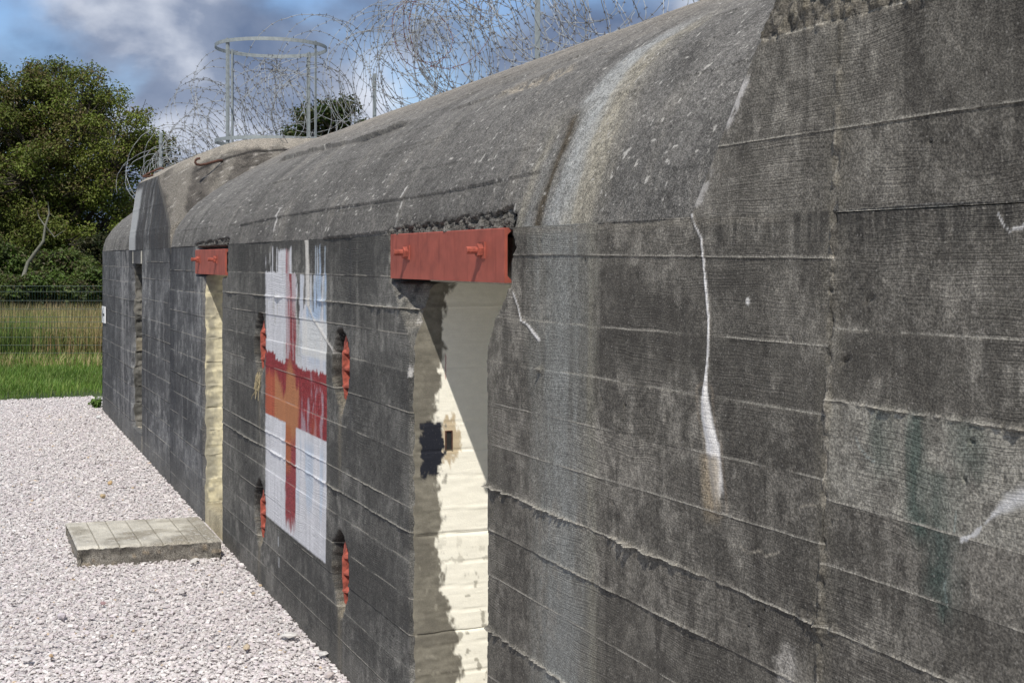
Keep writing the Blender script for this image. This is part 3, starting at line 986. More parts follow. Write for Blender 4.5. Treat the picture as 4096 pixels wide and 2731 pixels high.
def vault_disp(T, S):
    L = 6.9
    A = S * L                                   # metres up the arc
    d = 0.010 * (fbm(T * 1.2, A * 2, 3, 51) - 0.5) + 0.004 * (fbm(T * 30, A * 40, 4, 52) - 0.5)
    for pts, a in LEDGES:
        t0, t1 = pts[:, 0].min(), pts[:, 0].max()
        fade = sstep(t0 - .05, t0 + .15, T) * sstep(t1 + .05, t1 - .15, T)
        x = A - along(T, pts) * L - 0.008 * (fbm(T * 14, A * 0, 3, 53) - 0.5)
        d += a * fade * (0.6 + 0.8 * fbm(T * 6, A * 0, 2, 54)) * sstep(-.002, .006, x) * np.clip(1 - x / 0.10, 0, 1)
    for a0, am in ((.16, .003), (.34, .0035), (.52, .0035), (.70, .003), (.88, .003), (1.06, .003), (1.25, .003)):
        x = A - a0 - 0.012 * (fbm(T * 1.1, A * 0 + a0 * 9, 2, 57) - .5) - .003 * (fbm(T * 30, A * 0, 2, 58) - .5)
        d += am * sstep(.40, .60, fbm(T * 2.2, A * 0 + a0 * 31, 3, 59)) * sstep(-.002, .004, x) * np.clip(1 - x / .05, 0, 1) * 1.6
    # broken edge above the two lintels
    n = fbm(T * 24, A * 24, 4, 55)
    for (ta, tb, hh) in ((4.32, 5.76, .048), (9.52, 10.85, .035)):
        h = hh * (0.55 + 0.9 * np.clip((tb - T) / (tb - ta), 0, 1)) * (0.5 + n)
        m_ = sstep(ta - .02, ta + .02, T) * sstep(tb + .02, tb - .05, T) * sstep(h + .008, h - .01, A)
        d -= m_ * (0.055 + 0.03 * n)
    m_ = np.exp(-((A - along(T, ROUGHV) * L) / .05) ** 2) * sstep(ROUGHV[:, 0].min(), ROUGHV[:, 0].min() + .3, T) * sstep(ROUGHV[:, 0].max() + .1, ROUGHV[:, 0].max() - .2, T)
    d -= m_ * 0.03 * fbm(T * 18, A * 30, 3, 56)
    return d


def vault_color(T, S):
    L = 6.9
    A = S * L
    run = fbm(T * 12, A * 1.1, 4, 81)
    run2 = fbm(T * 34, A * 3.5, 3, 82)
    blot = fbm(T * 4, A * 5, 4, 83)
    wear = fbm(T * 24, A * 24, 4, 84)
    rag = fbm(T * 30, A * 6, 4, 85) - .5
    c = np.ones(T.shape + (3,)) * np.array((0.154, 0.147, 0.136))
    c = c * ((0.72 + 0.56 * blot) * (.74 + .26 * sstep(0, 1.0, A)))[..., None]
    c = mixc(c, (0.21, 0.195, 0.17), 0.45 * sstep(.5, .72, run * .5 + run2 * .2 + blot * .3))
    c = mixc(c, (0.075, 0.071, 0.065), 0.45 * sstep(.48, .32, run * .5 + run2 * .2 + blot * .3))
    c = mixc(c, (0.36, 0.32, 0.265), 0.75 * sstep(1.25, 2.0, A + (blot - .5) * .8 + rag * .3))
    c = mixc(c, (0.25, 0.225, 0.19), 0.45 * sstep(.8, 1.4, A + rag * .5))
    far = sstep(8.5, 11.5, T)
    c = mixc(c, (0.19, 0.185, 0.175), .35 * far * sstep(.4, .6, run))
    # water run
    tg = np.interp(A, np.sort(GUL[:, 1] * L), GUL[np.argsort(GUL[:, 1]), 0])
    on = sstep(GUL[:, 1].max() * L + .25, GUL[:, 1].max() * L - .05, A)
    x = T - tg + rag * .08
    wd = 0.8 + 0.5 * np.clip(1 - A / 0.9, 0, 1)
    c = mixc(c, (0.30, 0.275, 0.22), 0.85 * on * np.exp(-((x + .15 * wd) / (.11 * wd)) ** 2) * (.5 + run2))
    c = mixc(c, (0.33, 0.335, 0.325), 0.95 * on * np.exp(-((x - .03) / (.125 * wd)) ** 4) * (.45 + .4 * run2 + .3 * wear))
    tw = np.interp(A, np.sort(WET[:, 1] * L), WET[np.argsort(WET[:, 1]), 0])
    ow = sstep(WET[:, 1].max() * L + .04, WET[:, 1].max() * L - .1, A)
    c = mixc(c, (0.060, 0.046, 0.028), 0.95 * ow * np.exp(-((T - tw + rag * .05) / (.055 + .05 * sstep(.25, .8, A))) ** 2))
    c = mixc(c, (0.27, 0.25, 0.20), 0.5 * ow * np.exp(-((T - tw - .16 + rag * .05) / .05) ** 2) * run2 * 1.5)
    for cr_, w in ((VCR1, .018), (VCR2, .006)):
        q, s = seg_dist(T, A, np.stack([cr_[:, 0], cr_[:, 1] * L], 1))
        c = mixc(c, (0.6, 0.58, 0.55), .85 * sstep(w, w * .4, q + (wear - .5) * w))
    m_ = np.exp(-((A - along(T, ROUGHV) * L) / .05) ** 2) * sstep(ROUGHV[:, 0].min(), ROUGHV[:, 0].min() + .3, T) * sstep(ROUGHV[:, 0].max() + .1, ROUGHV[:, 0].max() - .2, T)
    c = mixc(c, (0.36, 0.31, 0.24), .6 * m_ * sstep(.4, .6, wear))
    for (ta, tb, hh) in ((4.32, 5.76, .085), (9.52, 10.85, .05)):
        m_ = sstep(ta - .02, ta + .02, T) * sstep(tb + .02, tb - .05, T) * sstep(hh + .03, hh - .02, A)
        c = mixc(c, (0.07, 0.066, 0.06), .7 * m_ * sstep(.62, .5, wear))
    c = mixc(c, (0.50, 0.48, 0.44), sstep(.90, .94, vnoise(T * 62, A * 62, 91)) * .8)
    c = c * (.55 + .9 * fbm(T * 80, A * 80, 3, 92))[..., None]
    return c


def vault(name, tcols, far_prof=False, block=None):
    nt_ = len(tcols)
    PR = prof_at(tcols).transpose(1, 0, 2)              # (ns, nt, 2)
    T = np.broadcast_to(tcols, PR.shape[:2])
    S = np.broadcast_to(NS[:, None], PR.shape[:2])
    dY, dZ = np.gradient(PR[..., 0], axis=0), np.gradient(PR[..., 1], axis=0)
    ln = np.hypot(dY, dZ)
    D = vault_disp(T, S)
    Y = PR[..., 0] - D * dZ / ln
    Z = PR[..., 1] + D * dY / ln
    V = np.stack([-T, Y, Z], -1)
    V[0, :, 1] = np.maximum(V[0, :, 1], V[1, :, 1] - .002)
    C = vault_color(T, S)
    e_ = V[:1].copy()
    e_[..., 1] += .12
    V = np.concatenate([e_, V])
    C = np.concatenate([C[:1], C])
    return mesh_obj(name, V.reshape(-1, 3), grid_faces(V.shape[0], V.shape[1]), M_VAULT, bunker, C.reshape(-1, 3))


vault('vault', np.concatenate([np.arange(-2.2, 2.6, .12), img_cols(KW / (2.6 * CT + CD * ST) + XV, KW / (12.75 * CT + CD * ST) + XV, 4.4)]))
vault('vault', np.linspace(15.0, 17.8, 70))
# far gable under the end of the vault
pr = resample(PF, np.concatenate([np.linspace(0, .45, 40), [1.0]]))
v = [(-17.79, y, z) for y, z in pr] + [(-17.79, y, ZB) for y, z in pr]
k = len(pr)
mesh_obj('gable_wall', v, np.array([(i, i + 1, i + 1 + k, i + k) for i in range(k - 1)]), M_ROUGH, bunker, np.full((2 * k, 3), 0.11))

# ---- raised block that carries the hoop cage
BL = 15.05


def block_edge(z):
    return np.interp(z, [2.0, 2.16, 2.36, 2.56, 2.74, 2.905], [12.10, 12.11, 12.16, 12.62, 13.05, 13.50])


def block_lean(z):
    return np.interp(z, [2.0, 2.30, 2.56, 2.80, 2.905], [-.003, -.003, .035, .068, .095])


zz = np.linspace(2.158, 2.905, 70)
uu = np.linspace(0, 1, 90)
Zg, Ug = np.meshgrid(zz, uu, indexing='ij')
Tg = block_edge(Zg) + (BL - block_edge(Zg)) * Ug
ed_ = sstep(0, .05, Ug)
Yg = block_lean(Zg) - ed_ * .004 * (fbm(Tg * 4, Zg * 5, 4, 5) - .5)
for zl_ in (2.36, 2.60):
    Yg -= ed_ * 0.004 * np.exp(-((Zg - zl_ - .01 * (fbm(Tg * 3, Zg * 0, 2, 4) - .5)) / .008) ** 2)
Cg = wall_color(Tg.ravel(), Zg.ravel(), 'C', 3).reshape(Zg.shape + (3,))
vs_ = fbm(Tg * 14, Zg * .8, 4, 5)
Cg = mixc(Cg, (0.05, 0.047, 0.045), .75 * sstep(.40, .54, vs_) * sstep(15.0, 14.5, Tg))
Cg = mixc(Cg, (0.42, 0.43, 0.43), .9 * sstep(14.45, 14.60, Tg + .10 * (vs_ - .5)) * sstep(2.86, 2.78, Zg))
Cg = mixc(Cg, (0.15, 0.138, 0.12), .6 * sstep(.16, .10, Tg - block_edge(Zg)))
mesh_obj('block_front', np.stack([-Tg, Yg, Zg], -1).reshape(-1, 3), grid_faces(70, 90), M_WALL, bunker, Cg.reshape(-1, 3))
RB = np.array([(0.095, 2.905), (.18, 2.965), (.30, 3.035), (.49, 3.13), (.66, 3.19), (.85, 3.225), (1.05, 3.24), (1.5, 3.255), (2.1, 3.26), (2.9, 3.26), (4.0, 3.26)])
rb = resample(RB, np.concatenate([np.linspace(0, .5, 70), np.linspace(.5, 1, 14)[1:]]))
NRB = len(rb)


def cap_t(te, y, k):
    return te - .9 * np.clip((y - .095) / .6, 0, 1) * (1 - k)


Ug, Jg = np.meshgrid(np.linspace(0, 1, 50), np.arange(NRB))
t0_ = cap_t(13.50, rb[Jg, 0], 0.0)
Tg = t0_ + (BL - t0_) * Ug
V = np.stack([-Tg, rb[Jg, 0], rb[Jg, 1] + .008 * (fbm(Tg * 9, rb[Jg, 0] * 9, 4, 6) - .5) * sstep(0, .1, Ug)], -1)
Cg = np.ones(Tg.shape + (3,)) * np.array((.31, .28, .235)) * (.6 + .8 * fbm(Tg * 14, rb[Jg, 0] * 14, 4, 7))[..., None]
mesh_obj('block_roof', V.reshape(-1, 3), grid_faces(NRB, 50), M_VAULT, bunker, Cg.reshape(-1, 3))
# the block's rounded near end, rough below and pale on top: the front edge swept along the roof outline
NK = 90
Kk, Jj = np.meshgrid(np.linspace(0, 1, NK), np.arange(NRB), indexing='ij')
ze = 2.905 - .80 * Kk
rg = fbm(rb[Jj, 0] * 16, Kk * 14, 4, 8)
CAP_T = cap_t(block_edge(ze), rb[Jj, 0], Kk) - .07 * (rg - .5) * sstep(0.05, .25, Kk) * sstep(0, .1, rb[Jj, 0] - .095)
CAP_Y = block_lean(ze) + rb[Jj, 0] - .095
CAP_Z = rb[Jj, 1] - .80 * Kk * (1 + .0 * Jj)
V = np.stack([-CAP_T, CAP_Y, CAP_Z], -1)
run = fbm(rb[Jj, 0] * 9 + Kk * 2.5, Kk * 1.2 - rb[Jj, 0], 4, 9)
A_ = Kk + .16 * (run - .5)
Cg = np.ones(Kk.shape + (3,)) * np.array((.080, .072, .063)) * (.25 + 1.5 * fbm(rb[Jj, 0] * 22, Kk * 20, 4, 10))[..., None]
Cg = mixc(Cg, (.31, .28, .235), .85 * sstep(.16, .09, A_) * sstep(.1, .2, rb[Jj, 0] - .1 + .05 * run))
Cg = mixc(Cg, (.21, .193, .165), .6 * sstep(.54, .64, run))
Cg = mixc(Cg, (.32, .30, .27), .7 * sstep(.80, .86, vnoise(rb[Jj, 0] * 40, Kk * 40, 93)))
crk = np.abs(Kk - .20 - .03 * (fbm(rb[Jj, 0] * 7, Kk * 0, 3, 12) - .5) + .06 * (rb[Jj, 0] - .5))
Cg = mixc(Cg, (.02, .018, .016), .9 * sstep(.020, .010, crk) * sstep(.3, .4, rb[Jj, 0]))
mesh_obj('block_end', V.reshape(-1, 3), grid_faces(NK, NRB), M_ROUGH, bunker, Cg.reshape(-1, 3))


def cap_hit(px, py):
    """nearest place on the block's end to a photo pixel"""
    q, dep = CD + CAP_Y, CAP_T * CT + (CD + CAP_Y) * ST
    u = 2048 + FPX * (-CAP_T * ST + q * CT) / dep
    w = YH - FPX * (CAP_Z - CH) / dep
    k = np.argmin((u - px) ** 2 + (w - py) ** 2)
    return V_cap.reshape(-1, 3)[k]


V_cap = V
v = [(-BL, y, z) for y, z in rb] + [(-BL, y, 2.0) for y, z in rb]
mesh_obj('block_flank', v, np.array([(i, i + 1, i + NRB + 1, i + NRB) for i in range(NRB - 1)]), M_ROUGH, bunker, np.full((2 * NRB, 3), .15))


# ---- door reveals
def jamb(key, t, depth, colour, facing, zmin=-0.35, zmax=2.2, lines=(), name='door_jamb', relief=.0016):
    rows = [r for r in FRONT[key] if zmin - 1e-6 <= r[0] <= zmax + 1e-6]
    zs = np.array([r[0] for r in rows])
    yf = np.array([r[1] for r in rows])
    u_ = np.concatenate([np.linspace(0, .46, 120), np.linspace(.46, 1, 20)[1:]])
    Y = yf[:, None] + (depth - yf[:, None]) * u_[None, :]
    Z = np.broadcast_to(zs[:, None], Y.shape)
    edge_ = sstep(0, .03, Y - yf[:, None])
    d = relief * (fbm(Y * 14, Z * 60, 4, 5) - .5) * 2 * edge_
    for zl_, w, a in lines:
        d = d - a * np.exp(-((Z - zl_ - .01 * (fbm(Y * 6, Z * 0 + zl_, 2, 3) - .5)) / w) ** 2) * edge_
    X = -t + facing * d
    C = colour(Y, Z, yf[:, None])
    V = np.stack([X, Y, Z], -1)
    return mesh_obj(name, V.reshape(-1, 3), grid_faces(V.shape[0], V.shape[1], facing < 0), M_REVEAL, bunker, C.reshape(-1, 3))


def col_big(Y, Z, yf):
    rag_ = fbm(Y * 60, Z * 34, 5, 5) - .5
    rg2 = fbm(Y * 10, Z * 14, 3, 6) - .5
    bare = fbm(Y * 30, Z * 60, 4, 7)
    edge_ = 0.145 + 0.03 * sstep(1.75, 1.95, Z) - .035 * sstep(1.45, 1.3, Z) * sstep(1.15, 1.3, Z) + .10 * sstep(.62, .2, Z)
    c = np.ones(Y.shape + (3,)) * np.array((.86, .83, .72)) * (.95 + .10 * bare)[..., None]
    c = mixc(c, (.60, .57, .47), .5 * sstep(.62, .7, bare) * sstep(.6, .0, Z))
    g = sstep(edge_ + .011, edge_ - .011, Y + rag_ * .06 + rg2 * .10)
    gl = np.ones(Y.shape + (3,)) * np.array((.185, .172, .14)) * (.55 + .9 * fbm(Y * 25, Z * 60, 4, 8))[..., None]
    gl = mixc(gl, (.13, .12, .10), .5 * sstep(.5, .62, fbm(Y * 12, Z * 8, 4, 9)))
    c = c * (1 - g[..., None]) + gl * g[..., None]
    c = mixc(c, (.30, .28, .23), .8 * sstep(.69, .75, fbm(Y * 26, Z * 24, 3, 11)) * sstep(.95, .5, Z))
    # black square of paint and the rust under the bolt slot
    rg3 = fbm(Y * 60, Z * 45, 4, 19) - .5
    k = sstep(.045, .055, Y + rg3 * .05) * sstep(.165, .150, Y + rg3 * .05 - .03 * sstep(1.2, 1.05, Z) * -1) * sstep(1.335, 1.325, Z + rag_ * .03) * sstep(1.05, 1.10, Z + rg3 * .16 - (.1 - Y) * .35)
    c = mixc(c, (.016, .018, .026), k)
    r = np.hypot((Y - .185) / .055, (Z - 1.245) / .12) + rag_ * 1.0
    c = mixc(c, (.40, .29, .15), .75 * sstep(1.0, .75, r) * (1 - k))
    c = mixc(c, (.30, .02, .03), .8 * sstep(.003, .001, np.abs(Y - .165 - (Z - 1.6) * .02)) * sstep(.06, .05, np.abs(Z - 1.575)))
    return c


def col_small(Y, Z, yf):
    rag_ = fbm(Y * 30, Z * 30, 4, 15) - .5
    bare = fbm(Y * 12, Z * 14, 4, 16)
    c = np.ones(Y.shape + (3,)) * np.array((.66, .60, .42)) * (.9 + .2 * bare)[..., None]
    g = sstep(.16, .05, Y + rag_ * .12 + .0 * Z) * sstep(.38, .55, bare + .12 * sstep(1.6, .8, Z))
    c = mixc(c, (.26, .245, .20), .85 * g)
    c = mixc(c, (.25, .23, .18), .5 * sstep(.5, .62, bare) * sstep(.4, .1, Z))
    return c


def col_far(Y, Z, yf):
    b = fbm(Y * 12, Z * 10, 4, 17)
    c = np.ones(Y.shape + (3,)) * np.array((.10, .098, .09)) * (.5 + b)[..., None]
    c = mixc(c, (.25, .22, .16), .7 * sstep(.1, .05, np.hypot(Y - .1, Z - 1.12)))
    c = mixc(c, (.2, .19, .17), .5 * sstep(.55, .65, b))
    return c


def col_plain(Y, Z, yf):
    return np.ones(Y.shape + (3,)) * np.array((.82, .80, .70)) * (.9 + .2 * fbm(Y * 20, Z * 20, 3, 18))[..., None]


L1 = [(1.84, .004, -.004), (1.685, .003, .003), (1.57, .003, .004), (1.437, .003, .004), (1.325, .003, .004), (1.197, .003, .005), (1.083, .003, .004), (.94, .004, -.005), (.827, .005, .012), (.70, .003, .006), (.59, .003, .004), (.482, .003, .006), (.39, .003, .006), (.33, .003, .005), (.2, .003, .006)]
DEPTH = 0.95
jamb('B_near', D1[1], DEPTH, col_big, 1, lines=L1)
jamb('A1_far', D1[0], DEPTH, col_plain, -1)
L2 = [(z, .006, a) for z, a in zip(np.arange(.25, 1.95, .155), (.006, .008, .012, .006, .008, .010, .006, .012, .006, .008, .006))] + [(1.23, .006, .014), (1.20, .006, .01)]
jamb('C1_near', D2[1], DEPTH, col_small, 1, lines=L2, relief=.010)
jamb('B_far', D2[0], DEPTH, col_plain, -1)
L3 = [(z, .012, .014) for z in np.arange(.35, 2.0, .17)]
jamb('C3_near', D3[1], DEPTH, col_far, 1, zmin=.0, lines=L3, relief=.028)
jamb('C2_far', D3[0], DEPTH, col_far, -1, zmin=.0)
for (a, b), zs_, zt_ in ((D1, -.02, 1.955), (D2, .11, 1.93), (D3, .215, 2.012)):
    mb = MB()
    mb.box((-b - .02, .10 if a < 14 else .004, zt_), (-a + .02, DEPTH + .1, zt_ + .22 if a < 14 else zt_ + .14))
    mb.build('door_soffit', M_ROUGH, bunker, color=np.full((8, 3), .5) * np.array((1, .95, .8)))
    mb = MB()
    mb.box((-b - .05, DEPTH - .01, -.3), (-a + .05, DEPTH + .1, 2.2))
    mb.build('inner_wall', M_REVEAL, bunker, color=np.full((8, 3), .75) * np.array((1, .97, .86)))
    yy, xx = np.meshgrid(np.linspace(.012 if a > 9 else .03, DEPTH, 40), np.linspace(0, 1, 40), indexing='ij')
    V = np.stack([-b + (b - a) * xx, yy, zs_ + .012 * (fbm(yy * 18, xx * 12, 4, 3) - .5) - .02 * sstep(.05, .012, yy)], -1)
    e_ = V[:1].copy()
    e_[..., 2] = -.3
    V = np.concatenate([e_, V])
    cc = np.array((.34, .30, .21)) if 9 < a < 12 else np.array((.40, .36, .29)) if a > 12 else np.array((.25, .22, .17))
    Cg = np.ones(V.shape) * cc * (.6 + .8 * fbm(V[..., 1] * 14, V[..., 0] * 14, 4, 4))[..., None]
    mesh_obj('door_sill', V.reshape(-1, 3), grid_faces(41, 40, True), M_ROUGH, bunker, Cg.reshape(-1, 3))

# bolt slots in the reveals: a flat dark sheet paints the shade inside
for t_, y_, z_, w, h in ((D1[1], .178, 1.245, .013, .040), (D2[1], .19, 1.19, .016, .045)):
    mb = MB()
    x0 = -t_ + .002
    mb.add([(x0, y_ - w, z_ - h), (x0, y_ + w, z_ - h), (x0, y_ + w, z_ + h), (x0, y_ - w, z_ + h)], [(0, 1, 2, 3)])
    mb.build('bolt_slot', M_DARK, bunker)
    mb = MB()
    for (a0, b0, a1, b1) in ((y_ - w - .004, z_ - h, y_ - w, z_ + h), (y_ + w, z_ - h, y_ + w + .004, z_ + h), (y_ - w - .004, z_ + h, y_ + w + .004, z_ + h + .004)):
        mb.box((x0 - .004, a0, b0), (x0 + .006, a1, b1))
    mb.build('slot_frame', M_RUST, bunker)


# ---- broken concrete showing above the lintels
for ta, tb, hh, nx in ((4.34, 5.745, .085, 220), (9.54, 10.83, .065, 80)):
    TT, ZZ = np.meshgrid(np.linspace(ta, tb, nx), np.linspace(2.135, 2.17 + hh, 34))
    n_ = fbm(TT * 48, ZZ * 55, 4, 66)
    n2_ = fbm(TT * 12, ZZ * 12, 3, 67)
    slope = np.clip((ZZ - 2.17) / .1, 0, 1.3)
    YY = .014 + .035 * slope - .06 * (n_ - .5) - .03 * (n2_ - .5) + .05 * sstep(2.165, 2.14, ZZ)
    Cg = np.ones(TT.shape + (3,)) * np.array((.095, .09, .082)) * (.2 + 1.6 * n_)[..., None]
    mesh_obj('broken_concrete', np.stack([-TT, YY, ZZ], -1).reshape(-1, 3), grid_faces(34, nx), M_ROUGH, bunker, Cg.reshape(-1, 3))


# ---- red steel lintels with their bolts
def lintel(ta, tb, z0, z1, bolts, y0=-.008, tilt=0.0):
    root = empty('lintel_beam', (-(ta + tb) / 2, 0, (z0 + z1) / 2))
    root.parent = bunker
    root.matrix_parent_inverse = Matrix.Translation(-bunker.location)
    def put(o):
        o.parent = root
        o.matrix_parent_inverse = root.matrix_world.inverted() if False else Matrix.Translation(-Vector(root.location))
        return o
    mb = MB()
    r = .014
    pr_ = [(y0, z0), (y0 + .085, z0), (y0 + .085, z0 + .008), (y0 + .012 + r, z0 + .012), (y0 + .012, z0 + .012 + r), (y0 + .012, z1 - .012 - r), (y0 + .012 + r, z1 - .012), (y0 + .085, z1 - .008), (y0 + .085, z1), (y0 + .004, z1), (y0, z1 - .004)]
    mb.prism(pr_, 0, -tb, -ta)
    put(mb.build('beam_channel', M_RED))
    for tb_, zb in bolts:
        mb = MB()
        x = -tb_
        hexp = [(x + .026 * math.cos(a_ + .3), zb + .026 * math.sin(a_ + .3)) for a_ in np.arange(6) * math.pi / 3]
        mb.prism(hexp, 1, y0 - .024, y0)
        th = [(x, y, zb) for y in np.linspace(y0 - .066, y0 - .02, 19)]
        mb.tube(th, [.0135 + .0014 * (i % 2) for i in range(19)], 10)
        mb.box((x - .032, y0 - .005, zb - .032), (x + .032, y0 + .001, zb + .032))
        put(mb.build('bolt', M_RED2))
    return root


bpy.context.view_layer.update()
lintel(4.37, 5.70, 1.966, 2.168, [(5.46, 2.083), (4.585, 2.087)])
lintel(9.56, 10.81, 1.938, 2.132, [(10.62, 2.055), (9.90, 2.055)])

# ---- anchor plates in the torn holes
for (t_, z_) in HOLES:
    x = -t_
    mb = MB()
    ring = [(x + .040 + .104 * math.cos(a_) * (1 - .25 * (math.sin(a_) < -.5)), z_ + .180 * math.sin(a_) - (.025 if math.sin(a_) < -.5 else 0)) for a_ in np.linspace(0, 2 * math.pi, 25)[:-1]]
    mb.prism(ring, 1, .028, .04)
    plate = mb.build('anchor_plate', M_RED2, bunker)
    mb = MB()
    xm = x + .062
    mb.prism([(.002, z_ - .15), (-.010, z_ - .02), (-.010, z_ + .08), (.0285, z_ + .165), (.0285, z_ - .185)], 0, xm - .005, xm + .005)
    f_ = mb.build('fin', M_RED2)
    f_.parent = plate
    for dz in (-.085, .005, .09):
        for sgn in (-1, 1):
            mb = MB()
            L = (.105 if sgn < 0 else .06) * math.sqrt(max(.1, 1 - (dz / .19) ** 2))
            e_ = sgn * .0055
            v = [(xm + e_, -.008, z_ + dz), (xm + e_, .0285, z_ + dz + .030), (xm + sgn * L, .0285, z_ + dz), (xm + e_, -.006, z_ + dz - .010), (xm + e_, .0285, z_ + dz - .024), (xm + sgn * L, .0285, z_ + dz - .012)]
            mb.add(v, [(0, 1, 2), (5, 4, 3), (0, 2, 5, 3), (0, 3, 4, 1), (1, 4, 5, 2)])
            g_ = mb.build('gusset', M_RED2)
            g_.parent = plate
# roots hanging from the upper left hole
mb = MB()
for i in range(16):
    t0 = 8.45 + random.uniform(-.05, .10)
    p0 = np.array((-t0, -.004, 1.27 + random.uniform(-.02, .05)))
    pts = [p0]
    for q in range(5):
        p0 = p0 + np.array((random.uniform(-.02, .02), random.uniform(-.012, .004), random.uniform(-.05, .005)))
        p0[1] = min(p0[1], -.006)
        pts.append(p0)
    mb.tube(pts, .0022, 3)
tag(mb.build('dry_roots', M_STRAW), 'tuft of dry straw roots hanging from the upper left torn hole', 'roots')

# ---- hooks of reinforcing bar on the block
hk = [(1345, 1065), (1326, 1067), (1314, 1078), (1312, 1093), (1322, 1106), (1345, 1110), (1385, 1103), (1425, 1091), (1465, 1080), (1490, 1078), (1494, 1084), (1478, 1093), (1455, 1098)]
mb = MB()
tk = -cap_hit(1490 / 1.68, 1078 / 1.68)[0]
pts = np.array([plane_pt(x / 1.68, y / 1.68, tk - .03 - .10 * min(1, abs(i - 9) / 5) * (i < 9)) for i, (x, y) in enumerate(hk)])
pts[-3:, 0] -= .12
mb.tube(pts, .012, 7)
mb.build('rebar_hook', M_RUST, bunker, smooth=True)
hk = [(1100, 1135), (1085, 1130), (1050, 1142), (1010, 1160), (975, 1178), (960, 1186), (966, 1190), (1000, 1186), (1030, 1176)]
mb = MB()
pts = np.array([plane_pt(x / 1.68, y / 1.68, 13.6) for x, y in hk])
mb.tube(pts, .011, 7)
mb.build('rebar_hook', M_RUST, bunker, smooth=True)

# ---- arrow sign by the far corner
ts, zs_ = wall_pt(419, 1258)
sign = empty('arrow_sign', (-ts, -.02, zs_))
tag(sign, 'small white plate with a black left arrow near the far corner of the bunker', 'sign')
mb = MB()
mb.box((-ts - .17, -.018, zs_ - .105), (-ts + .17, -.006, zs_ + .105))
mb.build('plate', M_WHITE, sign)
mb = MB()
y_ = -.0205
xl = -ts
mb.box((xl - .02, y_, zs_ - .016), (xl + .12, y_ + .002, zs_ + .016))
for s_ in (-1, 1):
    v = [(xl - .12, y_, zs_), (xl - .02, y_, zs_ + s_ * .085), (xl + .012, y_, zs_ + s_ * .085), (xl - .075, y_, zs_)]
    mb.add(v, [(0, 1, 2, 3) if s_ > 0 else (3, 2, 1, 0)])
mb.build('arrow', M_BLACK, sign)

# ------------------------------------------------------------------ ground, gravel, step
gx = np.concatenate([np.linspace(-30, 6, 73), [10, 20, 60, 300]])
gx = np.concatenate([[-1500, -600, -250, -120, -70, -50, -40, -34], gx])
gy = np.concatenate([[-1500, -400, -120, -50, -25], np.linspace(-14, 8, 45), [14, 30, 80, 300, 1500]])
X, Y = np.meshgrid(gx, gy)
Dd = -CT * X + ST * (Y + CD)
Rr = ST * X + CT * (Y + CD)


def gravel_far(r, wob=True):
    b = 18.55 + 0.45 * (r + 5.9)
    return b


Zg = ground_z(X, Y)
gm = sstep(.3, -.3, Dd - gravel_far(Rr)) * (X > -40)
Zg = Zg - 0.07 * gm - 0.0
M_SOIL, nt, p, out = new_mat('meadow_soil')
geo = N(nt, 'ShaderNodeNewGeometry')
n_ = N(nt, 'ShaderNodeTexNoise', {'Vector': geo.outputs['Position'], 'Scale': 1.6, 'Detail': 6.0})
r = ramp(nt, n_.outputs['Fac'], [(.35, (.035, .06, .016)), (.55, (.06, .085, .025)), (.7, (.14, .13, .075))])
nt.links.new(r.outputs['Color'], p.inputs['Base Color'])
p.inputs['Roughness'].default_value = 1
tag(mesh_obj('ground', np.stack([X, Y, Zg], -1).reshape(-1, 3), grid_faces(len(gy), len(gx), True), M_SOIL), kind='structure')

# the bed the crushed stone lies on
gd = np.linspace(0, 1, 90)
rr_ = np.concatenate([np.linspace(-12, 2.4, 100)])
V = []
for rv in rr_:
    b = gravel_far(rv) + .25 * (fbm(np.array(rv * 1.7), np.array(0.), 3, 2) - .5)
    dd = -2.5 + (b + 2.5) * gd
    xx = -CT * dd + ST * rv
    yy = -CD + ST * dd + CT * rv
    V.append(np.stack([xx, yy, ground_z(xx, yy) - .018], -1))
V = np.array(V)
V[..., 1] = np.where(V[..., 0] > -17.9, np.minimum(V[..., 1], .04), V[..., 1])
M_BED, nt, p, out = new_mat('gravel_bed')
geo = N(nt, 'ShaderNodeNewGeometry')
vo = N(nt, 'ShaderNodeTexVoronoi', {'Vector': geo.outputs['Position'], 'Scale': 42.0})
sp_ = N(nt, 'ShaderNodeSeparateColor', {'Color': vo.outputs['Color']})
r = ramp(nt, sp_.outputs[0], [(.0, (.44, .41, .40)), (.5, (.54, .51, .505)), (1.0, (.64, .62, .61))])
nt.links.new(r.outputs['Color'], p.inputs['Base Color'])
b = N(nt, 'ShaderNodeBump', {'Height': vo.outputs['Distance'], 'Strength': .8, 'Distance': .012}, invert=True)
nt.links.new(b.outputs[0], p.inputs['Normal'])
p.inputs['Roughness'].default_value = .95
tag(mesh_obj('gravel_ground', V.reshape(-1, 3), grid_faces(len(rr_), 90), M_BED), kind='structure')

# crushed stone, every piece a faceted chip
phi = (1 + 5 ** .5) / 2
ICO_V = np.array([(-1, phi, 0), (1, phi, 0), (-1, -phi, 0), (1, -phi, 0), (0, -1, phi), (0, 1, phi), (0, -1, -phi), (0, 1, -phi), (phi, 0, -1), (phi, 0, 1), (-phi, 0, -1), (-phi, 0, 1)]) / math.sqrt(1 + phi * phi)
ICO_F = np.array([(0, 11, 5), (0, 5, 1), (0, 1, 7), (0, 7, 10), (0, 10, 11), (1, 5, 9), (5, 11, 4), (11, 10, 2), (10, 7, 6), (7, 1, 8), (3, 9, 4), (3, 4, 2), (3, 2, 6), (3, 6, 8), (3, 8, 9), (4, 9, 5), (2, 4, 11), (6, 2, 10), (8, 6, 7), (9, 8, 1)])
CUB_V = np.array([(x, y, z) for x in (-1, 1) for y in (-1, 1) for z in (-1, 1)]) * .62
